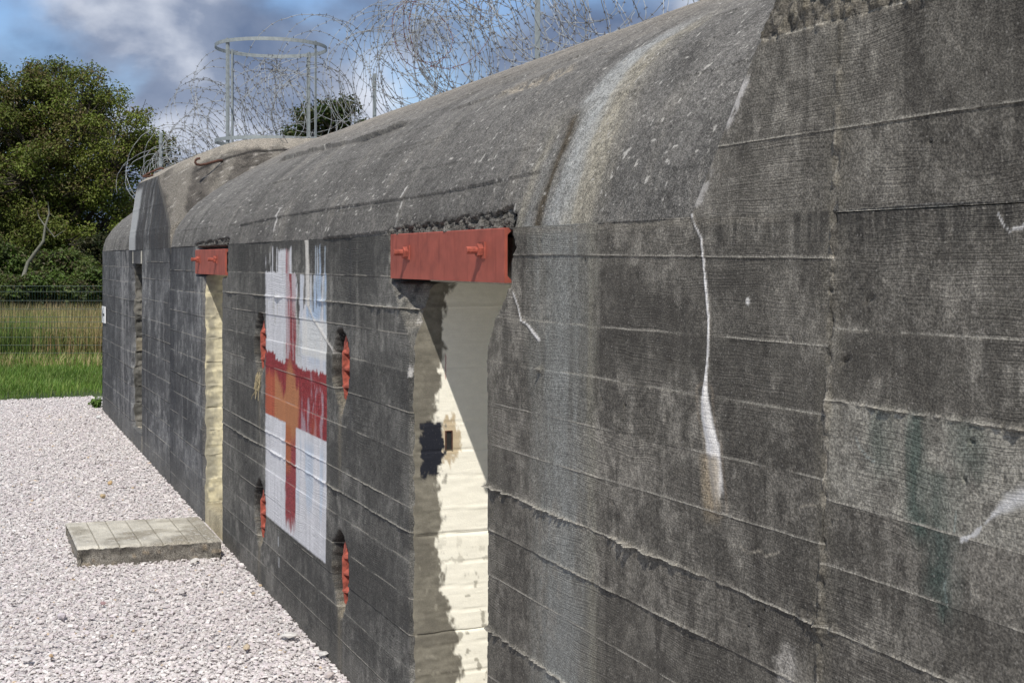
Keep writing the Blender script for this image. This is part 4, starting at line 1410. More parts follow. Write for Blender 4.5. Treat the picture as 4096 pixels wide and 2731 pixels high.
CUB_F = np.array([(0, 1, 3), (0, 3, 2), (4, 6, 7), (4, 7, 5), (0, 4, 5), (0, 5, 1), (2, 3, 7), (2, 7, 6), (0, 2, 6), (0, 6, 4), (1, 5, 7), (1, 7, 3)])


def stone_cols(n):
    k = rng.random(n)
    base = np.array((.64, .60, .585)) * (0.82 + .32 * rng.random((n, 1)))
    base[k < .30] = np.array((.60, .545, .55)) * (.82 + .28 * rng.random(((k < .30).sum(), 1)))
    base[(k > .86)] = np.array((.70, .68, .66)) * (.9 + .25 * rng.random(((k > .86).sum(), 1)))
    base[(k > .978)] = np.array((.52, .41, .29)) * (.7 + .6 * rng.random(((k > .978).sum(), 1)))
    base[(k > .985)] = np.array((.22, .19, .19)) * (.7 + .6 * rng.random(((k > .985).sum(), 1)))
    return base


def stone_batch(pos, size, BV, BF, flat=.55):
    n = len(pos)
    v = np.repeat(BV[None], n, 0) * (1 + .42 * (rng.random((n, len(BV), 1)) - .5)) + .16 * (rng.random((n, len(BV), 3)) - .5)
    sc = np.stack([.7 + .7 * rng.random(n), .6 + .5 * rng.random(n), flat * (.5 + .8 * rng.random(n))], 1)
    v = v * sc[:, None, :] * size[:, None, None] * .5
    az = rng.random(n) * 2 * math.pi
    tl = rng.normal(0, .24, n)
    ca, sa, cb, sb = np.cos(az), np.sin(az), np.cos(tl), np.sin(tl)
    R1 = np.zeros((n, 3, 3))
    R1[:, 0, 0], R1[:, 0, 1], R1[:, 1, 0], R1[:, 1, 1], R1[:, 2, 2] = ca, -sa, sa, ca, 1
    R2 = np.zeros((n, 3, 3))
    R2[:, 0, 0], R2[:, 1, 1], R2[:, 1, 2], R2[:, 2, 1], R2[:, 2, 2] = 1, cb, -sb, sb, cb
    v = np.einsum('nij,nkj->nki', np.matmul(R1, R2), v) + pos[:, None, :]
    f = (BF[None] + (np.arange(n) * len(BV))[:, None, None]).reshape(-1, 3)
    c = np.repeat(stone_cols(n), len(BV), 0)
    return v.reshape(-1, 3), f, c


def scatter_stones(d0, d1, dens, s0, s1, BV, BF, lmarg):
    area_w = 6.0
    n = int((d1 - d0) * area_w * dens)
    d = rng.uniform(d0, d1, n)
    right = -.435 * d + 2.08
    left = -.394 * d - lmarg
    r = right - rng.random(n) * area_w
    k = (r > left)
    d, r = d[k], r[k]
    x = -CT * d + ST * r
    y = -CD + ST * d + CT * r
    k = ((y < -.005) | (x < -17.9)) & (d < gravel_far(r) + .22 * (rng.random(len(d)) - .55))
    x, y = x[k], y[k]
    s = s0 + (s1 - s0) * rng.random(len(x)) ** 2.2
    y = np.where(x > -17.9, np.minimum(y, -s * .55), y)
    pile = .012 * fbm(x * 2.5, y * 2.5, 3, 9)
    z = ground_z(x, y) - .013 + pile + rng.random(len(x)) * .007
    return stone_batch(np.stack([x, y, z], 1), s, BV, BF)


Vs, Fs, Cs, off = [], [], [], 0
for args in ((3.2, 7.0, 4600, .008, .034, ICO_V, ICO_F, 1.5), (7.0, 11.0, 3300, .010, .036, CUB_V, CUB_F, 1.7), (11.0, 19.5, 1700, .014, .042, CUB_V, CUB_F, 1.7)):
    v, f, c = scatter_stones(*args)
    Vs.append(v)
    Fs.append(f + off)
    Cs.append(c)
    off += len(v)
tag(mesh_obj('gravel', np.concatenate(Vs), np.concatenate(Fs), M_STONE, None, np.concatenate(Cs), smooth=False), kind='stuff')
print('gravel tris', sum(len(f) for f in Fs))


def ground_hit(px, py):
    D = 10.0
    for _ in range(20):
        p_ = cam_pt(px, D, 0)
        D = (CH - float(ground_z(p_.x, p_.y))) * FPX / (py - YH)
    p_ = cam_pt(px, D, 0)
    return Vector((p_.x, p_.y, float(ground_z(p_.x, p_.y)))), D


BIG = [  # photo pixel of centre, width in photo px, label, colour
    (1158, 2558, 62, 'large whitish stone lying against the foot of the wall near the photo bottom', (.60, .58, .55)),
    (1302, 2628, 42, 'white blocky stone touching the wall foot below the larger whitish stone', (.62, .60, .58)),
    (1320, 2715, 50, 'pale pinkish stone at the bottom edge of the gravel beside the wall', (.55, .49, .47)),
    (728, 2378, 44, 'light grey angular stone with a dark hollow beside it, in the open gravel', (.52, .49, .48)),
    (245, 2480, 50, 'flat lavender grey stone at the left of the near gravel', (.50, .46, .48)),
    (775, 2255, 42, 'thin pale slab of stone just in front of the concrete step', (.52, .50, .47)),
    (396, 1675, 22, 'small white stone alone near the far corner of the bunker', (.62, .62, .60)),
    (440, 1940, 24, 'ochre orange stone in the gravel behind the concrete step', (.46, .33, .18)),
    (585, 2555, 36, 'rounded white stone in the middle of the near gravel', (.60, .58, .57)),
    (412, 1995, 34, 'flat tan yellow stone beyond the left half of the concrete step', (.46, .36, .22)),
    (105, 2655, 52, 'broad pale grey stone at the bottom left of the gravel', (.53, .50, .49)),
    (412, 2425, 32, 'reddish purple chip lying in the near gravel', (.33, .22, .22)),
    (205, 2635, 30, 'orange brown pebble near the bottom left gravel', (.42, .30, .18)),
    (845, 2605, 46, 'wide pinkish grey stone in the gravel some way off the wall', (.52, .46, .45)),
    (985, 2600, 34, 'rusty tan stone close to the wall foot left of the whitish stones', (.44, .36, .26)),
]
for px, py, w, lab, cc in BIG:
    g, D = ground_hit(px, py)
    s = w / FPX * D
    v, f, c = stone_batch(np.array([[0, 0, 0]], float), np.array([s * .95]), ICO_V, ICO_F, .62)
    o = mesh_obj('stone', v, f, M_STONE, None, np.ones(v.shape) * np.array(cc), smooth=False)
    o.location = (g.x, min(g.y, -s * .55) if g.x > -17.8 else g.y, g.z + s * .18 + .012)
    tag(o, lab, 'stone', 'larger stones in the gravel')

# ---- concrete step in front of the small doorway
zt = .088
def at_z(px, py, z):
    D = (CH - z) * FPX / (py - YH)
    return cam_pt(px, D, z)
c0, c1, c2, c3 = at_z(262, 2087, zt), at_z(309, 2190, zt), at_z(886, 2158, zt), at_z(794, 2062, zt)
print('step corners', c0, c1, c2, c3)
step_o = empty('concrete_step', ((c0 + c1 + c2 + c3) / 4))
tag(step_o, 'loose weathered concrete slab laid on the gravel as a step to the small doorway', 'step')
cuts = [0, .15, .29, .44, .59, .77, .90, 1.0]
P0, P1 = np.array(c0), np.array(c1)
Q0, Q1 = np.array(c3), np.array(c2)
for k in range(len(cuts) - 1):
    a0, a1 = cuts[k], cuts[k + 1]
    nu, nv = 26, 46
    U, W = np.meshgrid(np.linspace(a0, a1, nu), np.linspace(0, 1, nv), indexing='ij')
    top = (P0 * (1 - U[..., None]) + Q0 * U[..., None]) * (1 - W[..., None]) + (P1 * (1 - U[..., None]) + Q1 * U[..., None]) * W[..., None]
    dn = fbm(top[..., 0] * 20, top[..., 1] * 20, 4, 3) - .5
    eg = np.minimum(np.minimum(W, 1 - W) * 3.2, np.minimum(U + .001, 1.001 - U) * 8)
    top[..., 2] += .004 * dn - .016 * sstep(.10, 0, eg) * (0.4 + fbm(top[..., 0] * 30, top[..., 1] * 30, 3, 4)) - .006 * sstep(.008, 0, np.minimum(U - a0 + (9 if k == 0 else 0), a1 - U + (9 if k == 6 else 0)))
    st = fbm(top[..., 0] * 6, top[..., 1] * 6, 4, 5)
    sp_ = vnoise(top[..., 0] * 55, top[..., 1] * 55, 6)
    C = np.ones(top.shape) * np.array((.56, .53, .455)) * (.75 + .5 * fbm(top[..., 0] * 12, top[..., 1] * 12, 4, 8))[..., None]
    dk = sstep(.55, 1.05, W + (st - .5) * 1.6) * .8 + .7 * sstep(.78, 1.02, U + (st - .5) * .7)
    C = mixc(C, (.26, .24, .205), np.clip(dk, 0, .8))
    C = mixc(C, (.30, .27, .21), .5 * sstep(.53, .66, st))
    C = mixc(C, (.62, .60, .56), .85 * sstep(.84, .90, sp_) * sstep(.35, .6, W + .3 * U))
    C = mixc(C, (.16, .145, .11), .75 * sstep(.006, .001, np.minimum(U - a0 + (9 if k == 0 else 0), a1 - U + (9 if k == 6 else 0))))
    # the rim down to the gravel
    nd = 9
    V, CC, F, base_i = [top.reshape(-1, 3)], [C.reshape(-1, 3)], [grid_faces(nu, nv, True)], nu * nv

    def skirt(line, n_out, seed_):
        global base_i
        n = len(line)
        dz = np.linspace(0, 1, nd)[:, None]
        rough = fbm((line[:, 0] * 3 + line[:, 1] * 15)[None, :], dz * 5, 4, 9 + seed_) - .5
        pts_ = line[None] + np.zeros((nd, n, 3))
        pts_[..., 2] -= dz * .17
        amt = sstep(0, .25, dz) * (.055 * rough - .014)
        pts_[..., :2] += amt[..., None] * np.asarray(n_out)[:2]
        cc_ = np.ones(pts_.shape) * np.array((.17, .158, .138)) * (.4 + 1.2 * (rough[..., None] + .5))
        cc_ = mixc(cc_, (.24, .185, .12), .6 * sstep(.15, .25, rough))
        V.append(pts_.reshape(-1, 3))
        CC.append(cc_.reshape(-1, 3))
        F.append(grid_faces(nd, n, True) + base_i)
        base_i += nd * n

    along_ = (P1 - P0) / np.linalg.norm(P1 - P0)
    out_ = (P0 - Q0) / np.linalg.norm(P0 - Q0)
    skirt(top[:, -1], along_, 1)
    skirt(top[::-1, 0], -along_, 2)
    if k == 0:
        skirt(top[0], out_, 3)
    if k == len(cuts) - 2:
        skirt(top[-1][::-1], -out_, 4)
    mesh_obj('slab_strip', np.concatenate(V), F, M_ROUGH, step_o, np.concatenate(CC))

# ------------------------------------------------------------------ grass, meadow, fence
def blades(n, place, h0, h1, w, cols, lean=.35, name='grass', segs=2):
    xy = place(n)
    n = len(xy)
    h = h0 + (h1 - h0) * rng.random(n)
    az = rng.random(n) * 2 * math.pi
    l = lean * rng.random(n) * h
    dx, dy = np.cos(az) * l, np.sin(az) * l
    px_, py_ = -np.sin(az + .6) * w * .5, np.cos(az + .6) * w * .5
    z0 = ground_z(xy[:, 0], xy[:, 1]) - .02
    B_ = np.stack([xy[:, 0], xy[:, 1], z0], 1)
    off_ = np.stack([px_, py_, np.zeros(n)], 1)
    mid = B_ + np.stack([dx * .35, dy * .35, h * .6], 1)
    tip = B_ + np.stack([dx, dy, h], 1)
    v = np.stack([B_ - off_, B_ + off_, mid + off_ * .8, mid - off_ * .8, tip], 1).reshape(-1, 3)
    i = np.arange(n)[:, None] * 5
    f4 = i + np.array([[0, 1, 2, 3]])
    f3 = i + np.array([[3, 2, 4]])
    c = np.asarray(cols)[rng.integers(0, len(cols), n)] * (.7 + .6 * rng.random((n, 1)))
    if len(cols) > 4:
        dry_ = sstep(.42, .58, fbm(xy[:, 0] * .55, xy[:, 1] * .55, 3, 48) + .12 * (rng.random(n) - .5))
        tone = np.asarray(cols)[np.where(rng.random(n) < dry_, rng.choice([0, 1, 3], n), rng.choice([2, 4, 5], n))]
        c = tone * (.7 + .6 * rng.random((n, 1)))
    pn = fbm(xy[:, 0] * .8, xy[:, 1] * .8, 3, 44)
    c = c * (.65 + .7 * pn)[:, None]
    c = np.repeat(c, 5, 0)
    return mesh_obj(name, v, [f4, f3], M_LEAF, None, c, smooth=False)


def band(d0f, d1, r0, r1, pw=1.0, thin=0.0):
    def place(n):
        r = rng.uniform(r0, r1, n)
        d = rng.random(n) ** pw
        lo = d0f(r) if callable(d0f) else d0f
        d = lo + (d1 - lo) * d
        x, y = -CT * d + ST * r, -CD + ST * d + CT * r
        k = (x < -17.95) | (y < -.1)
        if thin:
            k &= rng.random(n) < np.clip((d - lo) / thin + .12 + 1.2 * (fbm(x * 2.2, y * 2.2, 3, 5) - .55), 0, 1)
        return np.stack([x, y], 1)[k]
    return place


G_FRESH = [(.13, .23, .04), (.16, .26, .055), (.10, .19, .035), (.20, .26, .075)]
G_DRY = [(.30, .29, .12), (.38, .32, .17), (.19, .23, .07), (.37, .27, .15), (.16, .22, .06), (.11, .18, .045)]
tag(blades(60000, band(gravel_far, 23.3, -12.5, -3.2, 1.0, 1.1), .05, .17, .011, G_FRESH, .6, 'grass'), kind='stuff')
tag(blades(9000, band(22.3, 23.6, -13, -3.2), .12, .34, .014, G_FRESH[:2] + G_DRY[:2], .5, 'grass_verge'), kind='stuff')
tag(blades(42000, band(23.5, 30.0, -16, -4.0), .45, .95, .017, G_DRY, .30, 'meadow_grass'), kind='stuff')
tag(blades(9000, band(27.5, 31.0, -17, -4.0),   .6, 1.0, .016, [(.26, .20, .13), (.22, .19, .10), (.14, .16, .06)], .4, 'dry_reeds'), kind='stuff')

FD = 23.1
fz = float(ground_z(-CT * FD, 0)) + .02
for k in range(5):
    r0 = -1.7 - 2.5 * (k + 1)
    fence = empty('mesh_fence_panel', cam_pt(2048, FD, fz) + Vector((ST, CT, 0)) * r0)
    lab = ['green wire mesh fence panel hidden mostly behind the far corner of the bunker', 'green wire mesh fence panel seen beside the far corner of the bunker', 'green wire mesh fence panel at the left edge of the photo before the meadow',
           'green wire mesh fence panel beyond the left edge of the photo', 'outermost green wire mesh fence panel on the left'][k]
    tag(fence, lab, 'fence panel', 'green fence panels along the meadow')
    base_p = np.array(cam_pt(2048, FD, fz))
    Rv = np.array((ST, CT, 0.0))
    Fv = np.array((-CT, ST, 0.0))
    H = 1.43
    mb = MB()
    for i in range(50):
        x_ = r0 + .025 + i * .05
        p_ = base_p + Rv * x_
        mb.tube([p_, p_ + (0, 0, .05), p_ + np.array((0, 0, H))], .0026, 3, False)
    mb.build('vertical_wires', M_GREENWIRE, fence)['kind'] = 'stuff'
    hz = []
    for zc in (.10, .74, 1.38):
        hz += [zc - .05, zc + .05]
    hz += [.24, .38, .52, .88, 1.02, 1.17, .02]
    for z_ in hz:
        mb = MB()
        mb.tube([base_p + Rv * r0 + (0, 0, z_), base_p + Rv * (r0 + 1.25) + (0, 0, z_), base_p + Rv * (r0 + 2.5) + (0, 0, z_)], .0042, 4, False)
        mb.build('horizontal_wire', M_GREENWIRE, fence)
    mb = MB()
    p_ = base_p + Rv * r0 + Fv * .05
    mb.box((-.025, -.025, -.4), (.025, .025, H + .06), Matrix.Translation(Vector(p_)))
    mb.build('post', M_GREENWIRE, fence)


# ------------------------------------------------------------------ trees and bushes
def leaves(centers, radii, n, size, cols, tilt=1.0, shell=.55, seed=0, light=None):
    """leaf faces spread through clumps; colour varies leaf by leaf and clump by clump"""
    r_ = np.random.default_rng(seed)
    m_ = len(centers)
    w = radii ** 2
    k = r_.choice(m_, n, p=w / w.sum())
    d = r_.normal(size=(n, 3))
    d /= np.linalg.norm(d, axis=1)[:, None]
    rad = (shell + (1 - shell) * r_.random(n)) ** .6
    rad *= .45 + .75 * r_.random(n)
    p_ = centers[k] + d * (radii[k] * rad)[:, None] * np.array((1, 1, .75))
    nrm = d * .5 + r_.normal(size=(n, 3)) * .6 + np.array((0, 0, .55))
    nrm /= np.linalg.norm(nrm, axis=1)[:, None]
    a = np.cross(nrm, r_.normal(size=(n, 3)))
    a /= np.linalg.norm(a, axis=1)[:, None]
    b_ = np.cross(nrm, a)
    s = size * (.55 + .9 * r_.random(n))
    a, b_ = a * s[:, None], b_ * s[:, None] * .62
    droop = nrm * s[:, None] * .22
    v = np.stack([p_ - a * .5, p_ - b_ * .5 + droop * .6, p_ + a * .55 - droop * .4, p_ + b_ * .5 + droop * .6], 1).reshape(-1, 3)
    f = np.arange(n)[:, None] * 4 + np.array([[0, 1, 2, 3]])
    cc = np.asarray(cols)
    ck = r_.integers(0, len(cc), m_)
    mixr = r_.random(n) < .55
    c = np.where(mixr[:, None], cc[ck[k]], cc[r_.integers(0, len(cc), n)])
    c = c * (.65 + .7 * r_.random((n, 1)))
    if light is not None:
        c = light(c, p_, r_)
    return v, f, np.repeat(c, 4, 0)


def tree(name, label, group, base, lobes, nclump, crad, nleaf, lsize, cols, trunk_r, seed, stems=1, light=None, fork=.35):
    r_ = np.random.default_rng(seed)
    root = empty(name, base)
    tag(root, label, 'tree', group)
    cs = []
    tot = sum(l[3] * l[4] * l[5] for l in lobes)
    for (cx, cy, cz, rx, ry, rz) in lobes:
        n = max(3, int(nclump * rx * ry * rz / tot))
        d = r_.normal(size=(n, 3))
        d /= np.linalg.norm(d, axis=1)[:, None]
        rad = r_.random(n) ** .42
        cs.append(np.array((cx, cy, cz)) + d * rad[:, None] * np.array((rx, ry, rz)))
    cs = np.concatenate(cs)
    cr = crad * (.6 + .8 * r_.random(len(cs)))
    v, f, c = leaves(cs, cr, nleaf, lsize, cols, seed=seed, light=light)
    mesh_obj('crown', v, f, M_LEAF, root, c, smooth=False)
    # trunk and limbs: every clump hangs on a limb
    mb = MB()
    b0 = np.array(base)
    cen = cs.mean(0)
    forks = []
    for s in range(stems):
        off = np.array((r_.normal(0, .35), r_.normal(0, .35), 0)) if stems > 1 else np.zeros(3)
        ft = b0 + off * 2.2 + (cen - b0) * np.array((.5, .5, fork + .08 * s))
        pts = [b0 + off * .5 - (0, 0, .3), b0 + off * 1.2 + (ft - b0) * .5 + r_.normal(0, .08, 3), ft]
        mb.tube(pts, [trunk_r, trunk_r * .85, trunk_r * .7], 8)
        forks.append(ft)
    # main limbs towards clump groups
    nm = max(5, len(cs) // 9)
    hubs = cs[r_.choice(len(cs), nm, replace=False)]
    hub_pts = []
    for h in hubs:
        ft = forks[r_.integers(0, stems)]
        tgt = ft + (h - ft) * .72
        mid = ft + (tgt - ft) * .5 + r_.normal(0, .18, 3) + np.array((0, 0, .15))
        mb.tube([ft, mid, tgt], [trunk_r * .5, trunk_r * .34, trunk_r * .2], 6)
        hub_pts.append(tgt)
    hub_pts = np.array(hub_pts)
    for q in cs:
        k = np.argmin(np.linalg.norm(hub_pts - q, axis=1))
        h = hub_pts[k]
        mid = h + (q - h) * .5 + r_.normal(0, .10, 3)
        mb.tube([h, mid, q], [trunk_r * .16, trunk_r * .10, trunk_r * .05], 4)
        for _ in range(3):
            e2 = q + r_.normal(0, 1, 3) * crad * .55
            mb.tube([mid, (mid + e2) / 2 + r_.normal(0, .05, 3), e2], [trunk_r * .07, trunk_r * .05, trunk_r * .03], 3)
    mb.build('trunk', M_BARK, root)
    return root


def photo_pt(dx, dy, D):                      # place seen at a point of the 2352 px view, D metres ahead
    k = 4096 / 2352
    return np.array(cam_pt(dx * k, D, CH - (dy * k - YH) / FPX * D))


def lobe(dx, dy, D, rx, rz, ry=None):
    k = 4096 / 2352 / FPX * D
    p_ = photo_pt(dx, dy, D)
    return (p_[0], p_[1], p_[2], (ry or rx) * k, rx * k, rz * k)


TREE_COLS = [(.12, .15, .032), (.15, .175, .04), (.10, .125, .03), (.13, .11, .045), (.115, .09, .042), (.16, .205, .04)]


def right_leaf_tint(c, p_, r_):
    # some leaves turn yellow green towards the right of the crown
    k = sstep(-14.8, -12.2, (ST * p_[:, 0] + CT * (p_[:, 1] + CD))) * (r_.random(len(c)) < .40)
    return c * (1 - k[:, None]) + np.array((.18, .215, .042)) * (.7 + .6 * r_.random((len(c), 1))) * k[:, None]


gz = .2
D = 42
bp_ = photo_pt(120, 690, D)
tree('maple_tree', 'large broad maple tree with yellow green and brownish spring leaves at the left', None, (bp_[0], bp_[1], gz),
     [lobe(75, 330, D, 165, 195), lobe(200, 320, 41, 105, 170), lobe(290, 330, 40, 75, 110), lobe(120, 230, 42, 110, 95), lobe(30, 480, 43, 190, 110), lobe(225, 480, 42, 90, 120), lobe(-120, 300, 43, 160, 170), lobe(325, 265, 39, 45, 50), lobe(320, 385, 40, 45, 60), lobe(20, 230, 41, 90, 95), lobe(60, 420, 40, 120, 110), lobe(235, 190, 41, 60, 50), lobe(60, 565, 41, 200, 110), lobe(230, 560, 41, 85, 120), lobe(120, 600, 40, 150, 80)],
     700, .46, 200000, .088, TREE_COLS, .26, 21, 3, right_leaf_tint)
D = 50
bp_ = photo_pt(745, 560, D)
tree('oak_tree', 'small dark green tree showing through the barbed wire beyond the roof', None, (bp_[0], bp_[1], gz),
     [lobe(745, 290, D, 85, 58), lobe(690, 300, D, 40, 38), lobe(810, 300, D, 50, 45), lobe(760, 360, D, 90, 70)], 50, .55, 16000, .14, [(.045, .075, .02), (.06, .085, .022), (.075, .075, .03)], .2, 22)
D = 47
bp_ = photo_pt(395, 600, D)
tree('hawthorn_tree', 'low dark tree behind the far end of the bunker', None, (bp_[0], bp_[1], gz),
     [lobe(360, 470, D, 60, 130), lobe(280, 580, D, 60, 90)], 40, .6, 12000, .14, [(.05, .065, .02), (.07, .06, .026)], .18, 23)

BUSH_COLS = [(.075, .12, .026), (.09, .14, .03), (.06, .085, .026), (.11, .135, .04), (.085, .075, .04)]
for i, (dx, dy, D, rx, rz, n, lab) in enumerate((
        (10, 610, 36, 62, 46, 9000, 'bushy elder shrub with bright green leaves at the left edge'),
        (140, 615, 35, 60, 38, 8000, 'dense shrub with fresh green sprays below the bleached branch'),
        (225, 605, 36, 65, 62, 8000, 'dark shaded shrub close to the far corner of the bunker'),
        (-90, 590, 36, 80, 70, 7000, 'shrub beyond the left edge of the photo'),
        (60, 668, 31.5, 75, 30, 7000, 'low bramble thicket behind the fence at the left'),
        (190, 655, 32, 70, 36, 7000, 'low bramble thicket with arching shoots beside the bunker corner'),
        (-80, 660, 32, 80, 36, 5000, 'low bramble thicket beyond the left edge of the photo'),
        (300, 660, 33, 70, 45, 4000, 'bramble thicket hidden behind the far end of the bunker'))):
    c_ = photo_pt(dx, dy, D)
    root = empty('bramble_thicket' if 'bramble' in lab else 'shrub', (c_[0], c_[1], gz))
    tag(root, lab, 'thicket' if 'bramble' in lab else 'shrub', 'shrubs and brambles behind the fence')
    r_ = np.random.default_rng(60 + i)
    lx, ly, lz, a, b_, cz = lobe(dx, dy, D, rx, rz)
    d = r_.normal(size=(26, 3))
    d /= np.linalg.norm(d, axis=1)[:, None]
    cs = np.array((lx, ly, lz)) + d * (r_.random(26) ** .4)[:, None] * np.array((a * .8, b_, cz))
    cs[:, 2] = np.maximum(cs[:, 2], gz + .15)
    v, f, c = leaves(cs, .30 * (.7 + .7 * r_.random(26)), int(n * 1.3), .085, BUSH_COLS if i not in (2,) else [(.03, .045, .015), (.05, .05, .022)], seed=70 + i)  # the shaded shrub has its shade put into darker leaf colours
    mesh_obj('foliage', v, f, M_LEAF, root, c, smooth=False)
    mb = MB()
    b0 = np.array((c_[0], c_[1], gz - .1))
    for q in cs:
        mb.tube([b0 + (q - b0) * (.05, .05, .0), b0 + (q - b0) * (.4, .4, .5) + r_.normal(0, .05, 3), q], [.03, .02, .008], 4)
    mb.build('stems', M_BARK, root)

D = 34
pts = [photo_pt(x, y, D) for x, y in ((52, 640), (64, 603), (84, 576), (100, 553), (104, 520), (113, 490), (110, 462))]
mb = MB()
mb.tube(pts, [.05, .048, .045, .04, .032, .022, .01], 7)
mb.tube([pts[4], photo_pt(125, 545, D), photo_pt(150, 528, D)], [.028, .02, .008], 5)
mb.tube([pts[4], photo_pt(90, 500, D), photo_pt(84, 480, D)], [.02, .014, .006], 5)
tag(mb.build('dead_branch', M_DEADWOOD, smooth=True), 'bleached bare branch leaning out of the dark shrubs at the left', 'branch')
# weed at the foot of the far corner
g, D = ground_hit(392, 1628)
v, f, c = leaves(np.array([[g.x, g.y - .02, g.z + .06]]), np.array([.09]), 160, .05, [(.09, .17, .03), (.12, .2, .04)], seed=5)
tag(mesh_obj('weed', v, f, M_LEAF, None, c, smooth=False), 'small yellow green weed growing at the foot of the far corner', 'weed')

# ------------------------------------------------------------------ steel and barbed wire on the roof
def roof_z(t, y):
    if t < 12.6 or t > BL:
        pr_ = prof_at(np.array(t))
        return float(np.interp(y, pr_[:, 0], pr_[:, 1]))
    return float(np.interp(y, rb[:, 0], rb[:, 1]))


# hoop cage
CC = plane_pt(1085, 575, 13.45)
cx, cy = CC.x, CC.y
cz0 = roof_z(13.45, cy)
Rh = .575
cage = empty('hoop_cage', (cx, cy, cz0))
tag(cage, 'open galvanised cage of two flat hoops and upright bars on the raised block', 'cage')
top_z = plane_pt(1085, 192, 13.45).z
for z_ in (cz0 + .03, top_z):
    mb = MB()
    n = 56
    an = np.linspace(0, 2 * math.pi, n + 1)[:-1]
    prf = [(Rh - .003, -.018), (Rh + .003, -.018), (Rh + .003, .018), (Rh - .003, .018)]
    v = [(cx + r0 * math.cos(a), cy + r0 * math.sin(a), z_ + dz) for a in an for r0, dz in prf]
    f = [(i * 4 + j, i * 4 + (j + 1) % 4, ((i + 1) % n) * 4 + (j + 1) % 4, ((i + 1) % n) * 4 + j) for i in range(n) for j in range(4)]
    mb.add(v, f)
    mb.build('hoop', M_GALV, cage)
for ph in (147, -131, 55, -27):
    a = math.radians(ph)
    dx = math.cos(a) * ST + math.sin(a) * -CT
    dy = math.cos(a) * CT + math.sin(a) * ST
    M_ = Matrix.Translation((cx + dx * (Rh - .012), cy + dy * (Rh - .012), 0)) @ Matrix.Rotation(math.atan2(dy, dx), 4, 'Z')
    mb = MB()
    mb.box((-.003, -.016, cz0 - .02), (.003, .016, top_z + .03), M_)
    mb.box((-.02, .0125, cz0 - .02), (-.0035, .0175, top_z + .02), M_)
    mb.build('upright_bar', M_GALV, cage)


def post(px, t, y, z1, label):
    u = (px - 2048) / FPX
    z0 = roof_z(t, y)
    mb = MB()
    M_ = Matrix.Translation((-t, y, 0)) @ Matrix.Rotation(.5, 4, 'Z')
    mb.box((-.025, -.003, z0 - .1), (.025, .003, z1), M_)
    mb.box((-.025, .0035, z0 - .1), (-.019, .05, z1), M_)
    mb.box((-.03, -.0085, z1 - .14), (.03, -.0035, z1 - .10), M_)
    tag(mb.build('steel_post', M_GALV), label, 'post', 'galvanised posts holding the barbed wire')


def post_at(px, y):
    u = (px - 2048) / FPX
    q = CD + y
    return q * (CT - u * ST) / (ST + u * CT)


for px, y, h, lab in ((2150, 2.3, .95, 'tall angle iron post standing alone at the right of the wire'), (1498, 2.4, .82, 'angle iron post half buried in the thick wire right of the cage'), (642, .75, .85, 'thin angle iron post at the far left end of the wire')):
    t = post_at(px, y)
    post(px, t, y, roof_z(t, y) + h, lab)


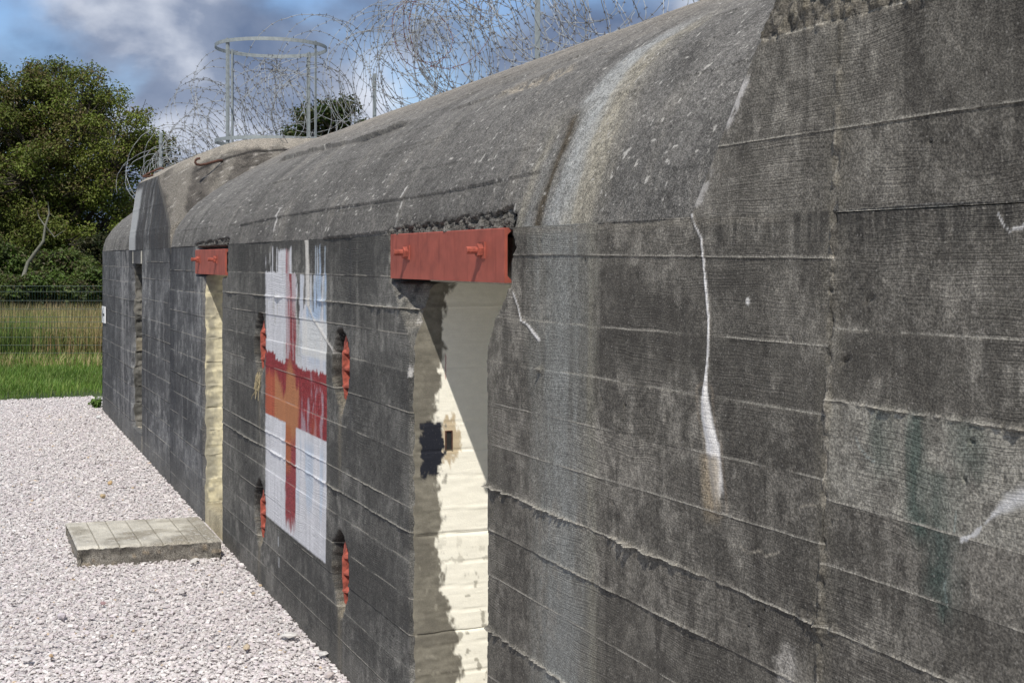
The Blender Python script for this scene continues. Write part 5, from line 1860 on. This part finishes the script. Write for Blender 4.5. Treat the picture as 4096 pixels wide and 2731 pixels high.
def coil(label, path, r0, loops, seed, mat=M_WIRE, barb=True, wild=.16):
    """one coil of barbed wire: loops drawn along a path over the roof, uneven, resting on it"""
    r_ = np.random.default_rng(seed)
    path = np.array(path, float)
    n = int(loops * 46)
    th = np.linspace(0, loops * 2 * math.pi, n) + r_.random() * 6
    s = np.linspace(0, 1, n)
    lp = np.linspace(0, 1, len(path))
    # uneven pitch and radius, loop by loop
    pk = np.cumsum(.35 + r_.random(int(loops) + 3) * 1.3)
    pk = (pk - pk[0]) / (pk[-2] - pk[0])
    s2 = np.clip(np.interp(np.linspace(0, loops + 1, n), np.arange(len(pk)), pk), 0, 1)
    c = np.stack([np.interp(s2, lp, path[:, i]) for i in range(3)], 1)
    rr = r0 * np.interp(np.linspace(0, loops, n), np.arange(int(loops) + 3), 1 + wild * 1.6 * r_.normal(0, 1, int(loops) + 3).clip(-1.6, 1.6))
    tgt = np.gradient(np.stack([np.interp(np.linspace(0, 1, n), lp, path[:, i]) for i in range(3)], 1), axis=0)
    tgt /= np.linalg.norm(tgt, axis=1)[:, None]
    up = np.array((0, 0, 1.0))
    e1 = np.cross(tgt, up)
    e1 /= np.linalg.norm(e1, axis=1)[:, None]
    e2 = np.cross(e1, tgt)
    tx = np.interp(np.linspace(0, loops, n), np.arange(int(loops) + 3), r_.normal(0, .42, int(loops) + 3))
    ty = np.interp(np.linspace(0, loops, n), np.arange(int(loops) + 3), r_.normal(0, .35, int(loops) + 3))
    p_ = c + (rr * np.cos(th))[:, None] * (e1 + tx[:, None] * tgt) + (rr * np.sin(th))[:, None] * (e2 + ty[:, None] * tgt)
    for a, fq in ((.05, 1.7), (.02, 5.3)):
        p_ += a * np.stack([np.sin(th * fq * .37 + q + r_.random() * 6) for q in range(3)], 1)
    p_ += r_.normal(0, .004, p_.shape)
    zr = np.array([roof_z(-q[0], max(q[1], .01)) for q in p_])
    p_[:, 2] = np.maximum(p_[:, 2], zr + .015)
    mb = MB()
    mb.tube(p_, .0031, 4)
    o = mb.build('barbed_wire_coil', mat)
    tag(o, label, 'barbed wire', 'barbed wire coils along the roof')
    if barb:
        L = np.concatenate([[0], np.cumsum(np.linalg.norm(np.diff(p_, axis=0), axis=1))])
        mb = MB()
        for l in np.arange(.05, L[-1], .115):
            k = np.searchsorted(L, l) - 1
            q = p_[k] + (p_[k + 1] - p_[k]) * ((l - L[k]) / (L[k + 1] - L[k] + 1e-9))
            tg = (p_[k + 1] - p_[k]) / np.linalg.norm(p_[k + 1] - p_[k])
            for _ in range(2):
                d = r_.normal(size=3)
                d -= tg * (d @ tg) * .7
                d /= np.linalg.norm(d)
                mb.tube([q - d * .019, q + d * .019], .0019, 3, False)
            mb.tube([q - tg * .008, q + tg * .008], .0042, 4, False)
        b_ = mb.build('barbs', M_BARB if mat is not M_REDWIRE else M_REDWIRE, None)
        b_['kind'] = 'stuff'
        b_.parent = o
    return o


coil('loose barbed wire coil with wide loops right of the tall post', [(-4.4, 2.2, 3.95), (-6.2, 2.3, 4.0), (-8.4, 2.4, 4.05)], .52, 13, 101)
coil('barbed wire coil just left of the tall post, its loops leaning over', [(-7.6, 2.4, 4.05), (-9.2, 2.4, 4.0), (-10.8, 2.5, 4.0)], .52, 15, 102)
coil('dense front barbed wire coil between the cage and the tall post', [(-9.6, 2.3, 3.95), (-11.2, 2.3, 3.95), (-13.2, 2.3, 3.9)], .50, 24, 103)
coil('barbed wire coil behind the front one, around the half buried post', [(-10.5, 3.0, 4.0), (-12.5, 3.0, 4.05), (-14.8, 2.9, 4.0)], .55, 20, 104)
coil('upper barbed wire coil piled on top of the dense ones', [(-10.6, 2.6, 4.55), (-12.0, 2.6, 4.55), (-13.6, 2.6, 4.35)], .48, 11, 105)
coil('rusty red barbed wire coil tangled among the grey coils', [(-10.9, 2.3, 4.25), (-11.4, 2.3, 4.25), (-11.9, 2.3, 4.2)], .36, 3, 106, M_REDWIRE)
coil('barbed wire coil winding around the foot of the cage', [(-12.9, 1.6, 3.55), (-13.6, 1.6, 3.6), (-14.4, 1.3, 3.6), (-14.9, .9, 3.45)], .46, 19, 107)
coil('barbed wire coil falling along the left side of the cage', [(-13.9, 1.5, 3.95), (-14.3, 1.0, 3.75), (-14.7, .75, 3.45)], .44, 13, 108)
coil('dense low barbed wire coil at the far left end of the roof', [(-14.3, .9, 3.35), (-15.2, .6, 3.2), (-16.2, .5, 3.0)], .31, 20, 109, wild=.28)
coil('slack barbed wire coil standing highest left of the cage', [(-13.2, 1.9, 4.0), (-14.2, 1.7, 4.05), (-15.0, 1.5, 3.85)], .55, 9, 111, wild=.22)
coil('big slack barbed wire coil arching above the dense ones near the picture top', [(-8.6, 2.7, 4.3), (-10.4, 2.8, 4.5), (-12.2, 2.8, 4.5)], .68, 9, 112, wild=.22)
coil('last barbed wire coil drooping over the far end of the bunker', [(-15.2, .9, 3.2), (-16.0, .7, 3.05), (-16.9, .8, 3.0)], .27, 12, 110, wild=.3)
print('done')
